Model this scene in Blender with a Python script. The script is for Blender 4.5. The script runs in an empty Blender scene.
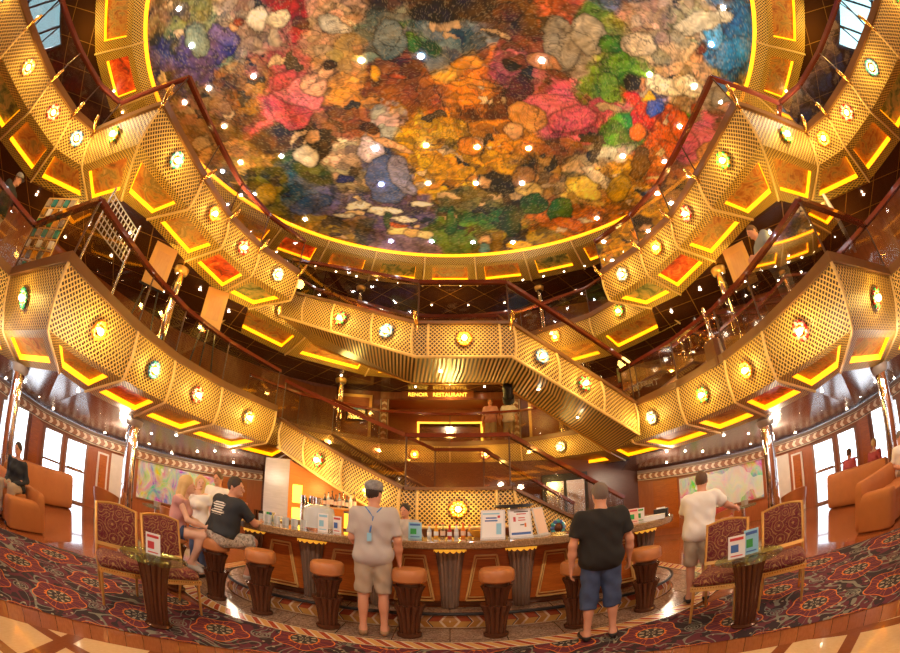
import bpy, math, random
import numpy as np
from mathutils import Vector, Matrix
random.seed(4); np.random.seed(4)
S = bpy.context.scene
COL = S.collection
PI = math.pi
def R(d): return math.radians(d)

# ------------------------------------------------------------------ node helper
class V:
    """a socket with arithmetic"""
    def __init__(s, g, sock): s.g = g; s.s = sock
    def __add__(s, o): return s.g.m('ADD', s, o)
    def __radd__(s, o): return s.g.m('ADD', s, o)
    def __sub__(s, o): return s.g.m('SUBTRACT', s, o)
    def __rsub__(s, o): return s.g.m('SUBTRACT', o, s)
    def __mul__(s, o): return s.g.m('MULTIPLY', s, o)
    def __rmul__(s, o): return s.g.m('MULTIPLY', s, o)
    def __truediv__(s, o): return s.g.m('DIVIDE', s, o)
    def fr(s): return s.g.m('FRACT', s)
    def fl(s): return s.g.m('FLOOR', s)
    def ab(s): return s.g.m('ABSOLUTE', s)
    def lt(s, o): return s.g.m('LESS_THAN', s, o)
    def gt(s, o): return s.g.m('GREATER_THAN', s, o)
    def sin(s): return s.g.m('SINE', s)
    def mx(s, o): return s.g.m('MAXIMUM', s, o)
    def mn(s, o): return s.g.m('MINIMUM', s, o)
    def mod(s, o): return s.g.m('FLOORED_MODULO', s, o)
class G:
    def __init__(s, mat):
        mat.use_nodes = True
        s.nt = mat.node_tree; s.nt.nodes.clear()
        s.out = s.nt.nodes.new('ShaderNodeOutputMaterial')
    def n(s, t): return s.nt.nodes.new(t)
    def put(s, sock, v):
        if isinstance(v, V): s.nt.links.new(v.s, sock)
        elif v is not None:
            if hasattr(sock.default_value, '__len__') and isinstance(v, (tuple, list)) and len(v) == 3 and len(sock.default_value) == 4: v = tuple(v) + (1,)
            sock.default_value = v
    def m(s, op, a, b=None, c=None):
        k = s.n('ShaderNodeMath'); k.operation = op
        s.put(k.inputs[0], a)
        if b is not None: s.put(k.inputs[1], b)
        if c is not None: s.put(k.inputs[2], c)
        return V(s, k.outputs[0])
    def coord(s, which='UV'):
        k = s.n('ShaderNodeTexCoord'); return V(s, k.outputs[which])
    def xyz(s, v):
        k = s.n('ShaderNodeSeparateXYZ'); s.put(k.inputs[0], v)
        return V(s, k.outputs[0]), V(s, k.outputs[1]), V(s, k.outputs[2])
    def comb(s, x, y, z=0.0):
        k = s.n('ShaderNodeCombineXYZ'); s.put(k.inputs[0], x); s.put(k.inputs[1], y); s.put(k.inputs[2], z); return V(s, k.outputs[0])
    def scale(s, v, sc, loc=(0, 0, 0)):
        k = s.n('ShaderNodeMapping'); s.put(k.inputs[0], v); k.inputs['Scale'].default_value = sc; k.inputs['Location'].default_value = loc; return V(s, k.outputs[0])
    def noise(s, v, sc=5.0, det=3.0, rough=0.5, dist=0.0, col=False):
        k = s.n('ShaderNodeTexNoise'); s.put(k.inputs['Vector'], v); k.inputs['Scale'].default_value = sc; k.inputs['Detail'].default_value = det
        k.inputs['Roughness'].default_value = rough; k.inputs['Distortion'].default_value = dist
        return V(s, k.outputs['Color' if col else 'Fac'])
    def vor(s, v, sc=5.0, out='Distance', feat='F1', rnd=1.0):
        k = s.n('ShaderNodeTexVoronoi'); k.feature = feat; s.put(k.inputs['Vector'], v); k.inputs['Scale'].default_value = sc; k.inputs['Randomness'].default_value = rnd
        return V(s, k.outputs[out])
    def mix(s, f, a, b):
        k = s.n('ShaderNodeMix'); k.data_type = 'RGBA'
        s.put(k.inputs[0], f); s.put(k.inputs[6], a); s.put(k.inputs[7], b); return V(s, k.outputs[2])
    def ramp(s, f, stops, interp='LINEAR'):
        k = s.n('ShaderNodeValToRGB'); cr = k.color_ramp; cr.interpolation = interp
        while len(cr.elements) < len(stops): cr.elements.new(0.5)
        for e, (p, c) in zip(cr.elements, stops): e.position = p; e.color = tuple(c) + (1,)
        s.put(k.inputs[0], f); return V(s, k.outputs[0])
    def attr(s, name):
        k = s.n('ShaderNodeAttribute'); k.attribute_name = name; return V(s, k.outputs['Color'])
    def bump(s, h, st=0.3, d=0.01):
        k = s.n('ShaderNodeBump'); k.inputs['Strength'].default_value = st; k.inputs['Distance'].default_value = d; s.put(k.inputs['Height'], h); return V(s, k.outputs[0])
    def bsdf(s, color=(.5, .5, .5), rough=0.5, metal=0.0, emit=None, estr=0.0, bump=None, spec=None, coat=None, sheen=None):
        b = s.n('ShaderNodeBsdfPrincipled')
        s.put(b.inputs['Base Color'], color); s.put(b.inputs['Roughness'], rough); s.put(b.inputs['Metallic'], metal)
        if emit is not None: s.put(b.inputs['Emission Color'], emit); s.put(b.inputs['Emission Strength'], estr)
        if bump is not None: s.put(b.inputs['Normal'], bump)
        if spec is not None: s.put(b.inputs['Specular IOR Level'], spec)
        if coat is not None: b.inputs['Coat Weight'].default_value = coat
        if sheen is not None: b.inputs['Sheen Weight'].default_value = sheen
        s.nt.links.new(b.outputs[0], s.out.inputs[0]); return b
MATS = {}
def mat(name, color, rough=0.5, metal=0.0, emit=None, estr=0.0, coat=None, vary=0.12, vs=6.0):
    """principled colour with a slight procedural unevenness"""
    if name in MATS: return MATS[name]
    m = bpy.data.materials.new(name); g = G(m)
    if vary and emit is None:
        n = g.noise(g.coord('Object'), vs, 3)
        a = tuple(c * (1 - vary) for c in color); b = tuple(min(1, c * (1 + vary)) for c in color)
        g.bsdf(g.mix(n, a, b), rough, metal, coat=coat)
    else: g.bsdf(color, rough, metal, emit, estr, coat=coat)
    MATS[name] = m; return m
def nmat(name):
    m = bpy.data.materials.new(name); MATS[name] = m; return m, G(m)

# ------------------------------------------------------------------ mesh helper
class MB:
    def __init__(s): s.v = []; s.f = []; s.uv = []; s.hasuv = False
    def add(s, vs, fs, uvs=None):
        o = len(s.v); s.v += [tuple(p) for p in vs]
        for i, f in enumerate(fs):
            s.f.append([k + o for k in f])
            if uvs is not None: s.uv.append(uvs[i]); s.hasuv = True
            else: s.uv.append([(0, 0)] * len(f))
        return s
    def quad(s, a, b, c, d, uv=None): return s.add([a, b, c, d], [(0, 1, 2, 3)], [uv] if uv else None)
    def box(s, c, d, rz=0.0, M=None):
        x, y, z = d[0] / 2, d[1] / 2, d[2] / 2
        P = [(-x, -y, -z), (x, -y, -z), (x, y, -z), (-x, y, -z), (-x, -y, z), (x, -y, z), (x, y, z), (-x, y, z)]
        cz, sz = math.cos(rz), math.sin(rz)
        if M is not None: P = [tuple(M @ Vector(p) + Vector(c)) for p in P]
        else: P = [(c[0] + p[0] * cz - p[1] * sz, c[1] + p[0] * sz + p[1] * cz, c[2] + p[2]) for p in P]
        F = [(0, 3, 2, 1), (4, 5, 6, 7), (0, 1, 5, 4), (1, 2, 6, 5), (2, 3, 7, 6), (3, 0, 4, 7)]
        dx, dy, dz = d
        uvs = []
        for f, (w, h) in zip(F, [(dx, dy), (dx, dy), (dx, dz), (dy, dz), (dx, dz), (dy, dz)]): uvs.append([(0, 0), (w, 0), (w, h), (0, h)])
        return s.add(P, F, uvs)
    def bar(s, a, b, w, h, up=(0, 0, 1)):
        a, b = Vector(a), Vector(b); d = b - a; L = d.length; d.normalize(); u = Vector(up)
        if abs(d.dot(u)) > .98: u = Vector((1, 0, 0))
        r = d.cross(u).normalized(); u = r.cross(d)
        M = Matrix((r, d, u)).transposed()
        return s.box(tuple((a + b) / 2), (w, L, h), M=M)
    def tube(s, path, r, n=8, closed=False, caps=True):
        P = [Vector(p) for p in path]; N = len(P)
        rs = r if isinstance(r, (list, tuple)) else [r] * N
        rings = []; prev = None
        for i in range(N):
            if closed: t = P[(i + 1) % N] - P[i - 1]
            else: t = P[min(i + 1, N - 1)] - P[max(i - 1, 0)]
            t.normalize()
            if prev is None:
                u = Vector((0, 0, 1)) if abs(t.z) < .9 else Vector((1, 0, 0))
                u = (u - t * u.dot(t)).normalized()
            else: u = (prev - t * prev.dot(t)).normalized()
            prev = u; w = t.cross(u)
            rings.append([tuple(P[i] + (u * math.cos(2 * PI * k / n) + w * math.sin(2 * PI * k / n)) * rs[i]) for k in range(n)])
        vs = [p for q in rings for p in q]; fs = []
        for i in range(N if closed else N - 1):
            j = (i + 1) % N
            for k in range(n): fs.append((i * n + k, i * n + (k + 1) % n, j * n + (k + 1) % n, j * n + k))
        if caps and not closed: fs.append(tuple(range(n))[::-1]); fs.append(tuple((N - 1) * n + k for k in range(n)))
        return s.add(vs, fs)
    def lathe(s, prof, n=24, c=(0, 0, 0), flute=0, amp=0.0, a0=0.0, a1=2 * PI, sx=1.0, sy=1.0):
        """profile of (r, z[, flute amount]); flutes are rounded ribs around the axis"""
        full = abs(a1 - a0 - 2 * PI) < 1e-6; m = n if full else n + 1
        vs = []
        for p in prof:
            for k in range(m):
                a = a0 + (a1 - a0) * k / n
                fa = amp * (p[2] if len(p) > 2 else 1)
                r = p[0] * (1 + (fa * (abs(math.cos(flute * a / 2)) - .64) if flute else 0))
                vs.append((c[0] + r * math.cos(a) * sx, c[1] + r * math.sin(a) * sy, c[2] + p[1]))
        fs = []
        for i in range(len(prof) - 1):
            for k in range(m if full else m - 1):
                k2 = (k + 1) % m
                fs.append((i * m + k, i * m + k2, (i + 1) * m + k2, (i + 1) * m + k))
        if full:
            if prof[0][0] > 1e-4: fs.append(tuple(range(m))[::-1])
            if prof[-1][0] > 1e-4: fs.append(tuple((len(prof) - 1) * m + k for k in range(m)))
        return s.add(vs, fs)
    def ball(s, c, r, n=12, sc=(1, 1, 1)):
        prof = [(r * math.sin(PI * i / (n // 2)), -r * math.cos(PI * i / (n // 2))) for i in range(n // 2 + 1)]
        prof[0] = (1e-5, -r); prof[-1] = (1e-5, r)
        o = len(s.v); s.lathe(prof, n)
        for i in range(o, len(s.v)):
            p = s.v[i]; s.v[i] = (c[0] + p[0] * sc[0], c[1] + p[1] * sc[1], c[2] + p[2] * sc[2])
        return s
    def prism(s, poly, z0, z1):
        n = len(poly)
        vs = [(p[0], p[1], z0) for p in poly] + [(p[0], p[1], z1) for p in poly]
        fs = [tuple(range(n))[::-1], tuple(range(n, 2 * n))]
        uvs = [[(p[0], p[1]) for p in poly][::-1], [(p[0], p[1]) for p in poly]]
        u = 0
        for k in range(n):
            j = (k + 1) % n; L = math.dist(poly[k][:2], poly[j][:2])
            fs.append((k, j, j + n, k + n)); uvs.append([(u, z0), (u + L, z0), (u + L, z1), (u, z1)]); u += L
        return s.add(vs, fs, uvs)
    def strip(s, A, B, v0=0.0, v1=None, flip=False):
        """ribbon between two polylines of equal length, uv in metres"""
        u = 0
        for i in range(len(A) - 1):
            a, b, c, d = A[i], A[i + 1], B[i + 1], B[i]
            L = (math.dist(a, b) + math.dist(d, c)) / 2
            w = v1 if v1 is not None else v0 + math.dist(a, d)
            w2 = v1 if v1 is not None else v0 + math.dist(b, c)
            q = [(u, v0), (u + L, v0), (u + L, w2), (u, w)]
            if flip: s.add([a, d, c, b], [(0, 1, 2, 3)], [[q[0], q[3], q[2], q[1]]])
            else: s.add([a, b, c, d], [(0, 1, 2, 3)], [q])
            u += L
        return s
    def xform(s, M, start=0):
        for i in range(start, len(s.v)): s.v[i] = tuple(M @ Vector(s.v[i]))
        return s
    def mesh(s, name, smooth=False):
        me = bpy.data.meshes.new(name); me.from_pydata(s.v, [], s.f)
        if s.hasuv:
            l = me.uv_layers.new(name='UVMap')
            flat = np.array([c for f in s.uv for uv in f for c in uv], dtype=np.float32)
            l.data.foreach_set('uv', flat)
        if smooth:
            me.polygons.foreach_set('use_smooth', [True] * len(me.polygons))
            try: me.set_sharp_from_angle(angle=R(40))
            except Exception: pass
        me.validate(); return me
    def build(s, name, m, parent=None, smooth=False, loc=None):
        o = bpy.data.objects.new(name, s.mesh(name, smooth)); COL.objects.link(o)
        if m is not None: o.data.materials.append(m)
        if parent is not None: o.parent = parent
        if loc is not None: o.location = loc
        return o
def tag(o, label=None, cat=None, group=None, kind=None):
    if label: o['label'] = label
    if cat: o['category'] = cat
    if group: o['group'] = group
    if kind: o['kind'] = kind
    return o
def empty(name, loc=(0, 0, 0), rz=0.0, label=None, cat=None, group=None):
    o = bpy.data.objects.new(name, None); o.empty_display_size = .1; COL.objects.link(o)
    o.location = loc; o.rotation_euler = (0, 0, rz); return tag(o, label, cat, group)
KIDS = {}
def kids(o): return [c for c in bpy.data.objects if c.parent == o]
def dup(root, loc=None, rz=None, label=None, group=None, scale=None):
    r = root.copy(); COL.objects.link(r)
    if loc is not None: r.location = loc
    if rz is not None: r.rotation_euler = (0, 0, rz)
    if label: r['label'] = label
    if group: r['group'] = group
    if scale: r.scale = scale
    for ch in kids(root):
        c = ch.copy(); COL.objects.link(c); c.parent = r
        for gd in kids(ch):
            d = gd.copy(); COL.objects.link(d); d.parent = c
    return r
def structure(o): o['kind'] = 'structure'; return o
def text_part(name, txt, size, m, parent, loc, rot, depth=.004, align='CENTER'):
    cu = bpy.data.curves.new(name, 'FONT'); cu.body = txt; cu.size = size; cu.extrude = depth; cu.align_x = align; cu.align_y = 'CENTER'
    t = bpy.data.objects.new(name, cu); COL.objects.link(t)
    dg = bpy.context.evaluated_depsgraph_get(); me = bpy.data.meshes.new_from_object(t.evaluated_get(dg)); me.name = name
    bpy.data.objects.remove(t)
    o = bpy.data.objects.new(name, me); COL.objects.link(o); me.materials.clear(); me.materials.append(m)
    o.parent = parent; o.location = loc; o.rotation_euler = rot; return o
def point(name, loc, power, color, radius=.05):
    l = bpy.data.lights.new(name, 'POINT'); l.energy = power; l.color = color; l.shadow_soft_size = radius
    o = bpy.data.objects.new(name, l); COL.objects.link(o); o.location = loc; return o
def spot(name, loc, target, power, color, angle=100, blend=.6, radius=.08):
    l = bpy.data.lights.new(name, 'SPOT'); l.energy = power; l.color = color; l.shadow_soft_size = radius; l.spot_size = R(angle); l.spot_blend = blend
    o = bpy.data.objects.new(name, l); COL.objects.link(o); o.location = loc
    o.rotation_euler = (Vector(target) - Vector(loc)).to_track_quat('-Z', 'Y').to_euler(); return o
def area(name, loc, target, power, color, sx, sy):
    l = bpy.data.lights.new(name, 'AREA'); l.energy = power; l.color = color; l.shape = 'RECTANGLE'; l.size = sx; l.size_y = sy
    o = bpy.data.objects.new(name, l); COL.objects.link(o); o.location = loc
    o.rotation_euler = (Vector(target) - Vector(loc)).to_track_quat('-Z', 'Y').to_euler(); return o
def off(pts, d):
    """offset a plan polyline to its left by d"""
    out = []
    for i, p in enumerate(pts):
        a = Vector(pts[max(i - 1, 0)][:2]); b = Vector(p[:2]); c = Vector(pts[min(i + 1, len(pts) - 1)][:2])
        t1 = (b - a).normalized() if (b - a).length > 1e-6 else (c - b).normalized(); t2 = (c - b).normalized() if (c - b).length > 1e-6 else t1
        n1 = Vector((-t1.y, t1.x)); n2 = Vector((-t2.y, t2.x)); n = (n1 + n2).normalized(); k = d / max(.35, n.dot(n1))
        out.append((b.x + n.x * k, b.y + n.y * k) + tuple(p[2:]))
    return out
# ------------------------------------------------------------------ parameters
WORLD, EXPO = 3.4, 0.35
LAMP_W, UPL = 12.0, 210.0
LIGHTS_SIDE = [(5.5, 3.0, 4.9, 36), (7.2, 2.6, 7.6, 50), (5.4, 5.2, 5.0, 32), (5.0, 7.4, 4.9, 28), (8.2, 3.6, 5.0, 36), (6.2, 6.5, 8.3, 45), (8.3, 0.3, 8.4, 50)]
LIGHTS_MID = [(0, 12.9, 8.2, 60), (0, 13.4, 5.2, 45), (-3.2, 10.6, 5.1, 45), (3.2, 10.6, 5.1, 45), (-3, 7.9, 1.8, 30), (0, 9.4, 3.9, 60), (0, 11.0, 2.0, 30), (2.6, 9.6, 2.0, 20)]
SPOTS = [(-4, -3.5, 8.9, -1, 6, .5, 800, 55), (4, -3.5, 8.9, 1, 6, .5, 800, 55), (-2, -4, 8.9, -7, 5, 2, 350, 70), (2, -4, 8.9, 7, 5, 2, 350, 70), (0, -4, 8.9, 0, 8, 3, 200, 60)]
LOBBY_PTS = [(-7.2, 6.6, 2.1, 65), (7.2, 6.6, 2.1, 65), (-4.4, 3.0, 2.4, 25), (4.4, 3.0, 2.4, 25), (-6.8, 2.6, 2.2, 30), (6.8, 2.6, 2.2, 30), (-5.6, 9.4, 2.1, 45), (5.6, 9.4, 2.1, 45), (-2.2, -3.2, 2.5, 85), (2.2, -3.2, 2.5, 85)]
MURAL_PATCHES = [(-5.59, 1.77, 1.0, (0.157, 0.164, 0.048)), (-6.19, 0.9, 1.0, (0.16, 0.101, 0.048)), (-5.04, 2.27, 0.8, (0.216, 0.259, 0.145)), (-5.46, 2.26, 1.0, (0.101, 0.062, 0.19)), (-6.55, 2.23, 1.0, (0.066, 0.041, 0.133)), (-6.12, 2.78, 1.0, (0.087, 0.048, 0.157)), (-4.95, 4.11, 1.0, (0.259, 0.101, 0.017)), (-5.2, 3.57, 1.0, (0.205, 0.087, 0.017)), (-4.47, 3.48, 1.0, (0.359, 0.164, 0.048)), (-3.44, 4.46, 1.2, (0.639, 0.145, 0.157)), (-3.68, 3.4, 1.0, (0.442, 0.078, 0.101)), (-4.22, 4.45, 1.0, (0.536, 0.078, 0.096)), (-2.58, 3.82, 1.0, (0.586, 0.284, 0.164)), (-3.1, 4.09, 1.0, (0.639, 0.19, 0.19)), (-4.01, 5.63, 1.0, (0.066, 0.025, 0.01)), (-3.37, 5.25, 1.0, (0.157, 0.062, 0.036)), (-5.61, 5.85, 1.0, (0.536, 0.284, 0.096)), (-5.94, 4.67, 1.0, (0.259, 0.128, 0.048)), (-5.77, 3.87, 1.0, (0.339, 0.177, 0.078)), (-5.47, 7.38, 1.0, (0.145, 0.128, 0.01)), (-5.91, 7.0, 1.0, (0.048, 0.048, 0.096)), (-3.45, 8.0, 1.0, (0.111, 0.101, 0.243)), (-4.25, 7.48, 1.0, (0.078, 0.117, 0.198)), (-1.76, 8.65, 1.3, (0.106, 0.066, 0.19)), (-3.08, 9.17, 1.0, (0.145, 0.092, 0.048)), (-3.7, 6.57, 1.0, (0.062, 0.087, 0.023)), (-3.03, 6.13, 1.0, (0.694, 0.536, 0.359)), (-2.6, 6.71, 1.0, (0.442, 0.33, 0.22)), (-2.44, 5.07, 1.0, (0.259, 0.082, 0.025)), (-2.09, 3.57, 1.0, (0.442, 0.259, 0.078)), (-2.66, 2.95, 1.0, (0.442, 0.251, 0.164)), (-1.21, 3.16, 1.0, (0.114, 0.145, 0.133)), (0.0, 3.22, 1.2, (0.145, 0.177, 0.22)), (-0.81, 3.32, 0.6, (0.048, 0.117, 0.021)), (-1.1, 4.48, 1.0, (0.205, 0.055, 0.013)), (0.43, 4.24, 1.0, (0.586, 0.184, 0.009)), (0.1, 3.85, 0.7, (0.639, 0.33, 0.048)), (-0.44, 4.65, 0.8, (0.359, 0.092, 0.009)), (-0.73, 5.99, 1.3, (0.639, 0.339, 0.012)), (-2.23, 4.51, 1.0, (0.586, 0.267, 0.038)), (-1.51, 6.45, 1.0, (0.062, 0.092, 0.259)), (-1.67, 5.62, 0.7, (0.442, 0.399, 0.442)), (0.0, 6.84, 1.2, (0.612, 0.311, 0.01)), (0.77, 6.83, 1.0, (0.586, 0.284, 0.009)), (0.39, 2.6, 1.2, (0.041, 0.019, 0.008)), (-0.38, 2.37, 1.2, (0.066, 0.03, 0.013)), (-2.33, 2.26, 1.0, (0.536, 0.33, 0.22)), (-3.34, 1.88, 1.0, (0.339, 0.021, 0.021)), (-4.05, 1.93, 1.0, (0.359, 0.251, 0.19)), (2.16, 2.49, 1.0, (0.359, 0.078, 0.036)), (1.36, 2.53, 1.0, (0.101, 0.041, 0.015)), (3.36, 1.96, 1.0, (0.066, 0.111, 0.243)), (4.08, 2.05, 1.0, (0.442, 0.284, 0.22)), (3.04, 2.61, 1.0, (0.07, 0.164, 0.025)), (1.9, 3.73, 1.0, (0.198, 0.048, 0.025)), (2.75, 3.46, 1.1, (0.284, 0.235, 0.19)), (1.52, 4.31, 1.0, (0.442, 0.101, 0.139)), (2.55, 4.97, 1.1, (0.694, 0.117, 0.198)), (3.49, 5.23, 1.0, (0.586, 0.101, 0.145)), (1.99, 5.28, 1.0, (0.639, 0.205, 0.017)), (1.21, 5.97, 1.0, (0.639, 0.235, 0.01)), (1.23, 4.75, 1.0, (0.066, 0.013, 0.008)), (3.16, 6.11, 1.0, (0.259, 0.087, 0.017)), (1.93, 7.71, 1.0, (0.041, 0.021, 0.01)), (2.6, 7.46, 0.8, (0.359, 0.19, 0.036)), (3.56, 8.43, 1.1, (0.586, 0.164, 0.009)), (4.25, 7.48, 1.0, (0.639, 0.359, 0.078)), (3.7, 6.57, 1.0, (0.359, 0.251, 0.139)), (0.3, 9.28, 1.0, (0.066, 0.164, 0.025)), (1.51, 9.11, 1.0, (0.041, 0.101, 0.021)), (2.24, 9.97, 1.0, (0.259, 0.164, 0.01)), (0.86, 8.38, 1.0, (0.145, 0.128, 0.048)), (-1.61, 10.1, 1.0, (0.198, 0.128, 0.251)), (-3.45, 9.39, 1.0, (0.33, 0.198, 0.025)), (4.19, 3.41, 1.0, (0.106, 0.284, 0.017)), (3.58, 3.01, 1.0, (0.259, 0.33, 0.062)), (4.43, 2.91, 1.0, (0.639, 0.488, 0.284)), (5.04, 1.84, 1.0, (0.32, 0.284, 0.198)), (6.63, 1.62, 1.3, (0.009, 0.106, 0.276)), (6.15, 2.46, 1.0, (0.019, 0.145, 0.339)), (6.06, 0.96, 1.0, (0.021, 0.117, 0.284)), (5.91, 3.44, 1.0, (0.442, 0.259, 0.117)), (4.89, 3.51, 1.0, (0.694, 0.399, 0.19)), (4.54, 4.6, 1.0, (0.536, 0.025, 0.006)), (4.74, 4.17, 0.7, (0.025, 0.078, 0.359)), (5.86, 4.87, 1.1, (0.639, 0.096, 0.008)), (6.39, 4.54, 1.0, (0.07, 0.22, 0.013)), (6.58, 3.44, 1.0, (0.22, 0.164, 0.038)), (4.23, 5.42, 1.0, (0.041, 0.198, 0.01)), (4.11, 5.97, 1.0, (0.359, 0.284, 0.19)), (5.11, 7.14, 1.0, (0.586, 0.267, 0.017)), (3.4, 4.32, 1.0, (0.117, 0.243, 0.021)), (5.75, 6.21, 1.0, (0.442, 0.101, 0.017)), (5.83, 8.14, 1.0, (0.359, 0.128, 0.01)), (6.79, 5.37, 1.0, (0.198, 0.066, 0.01))]
MURAL_STARS = [(-5.71, 1.1), (-5.71, 2.2), (-4.41, 3.55), (-5.7, 3.54), (-5.71, 4.81), (-6.57, 3.72), (-5.72, 6.14), (-4.43, 6.16), (-6.44, 6.34), (-5.78, 7.46), (-1.86, 3.63), (-0.6, 3.63), (1.93, 3.62), (-1.87, 6.22), (-0.59, 6.19), (0.67, 6.25), (1.97, 6.21), (-1.88, 7.52), (-0.59, 7.53), (0.7, 7.53), (1.96, 7.47), (4.47, 3.48), (5.76, 3.45), (6.72, 3.66), (5.82, 4.78), (5.86, 6.07), (5.91, 7.44), (-1.9, 10.09), (-0.58, 10.13), (0.74, 10.18), (2.04, 10.14), (4.53, 8.74), (-4.48, 8.8), (5.75, 1.05), (5.78, 2.14), (4.55, 6.14)]
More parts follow.
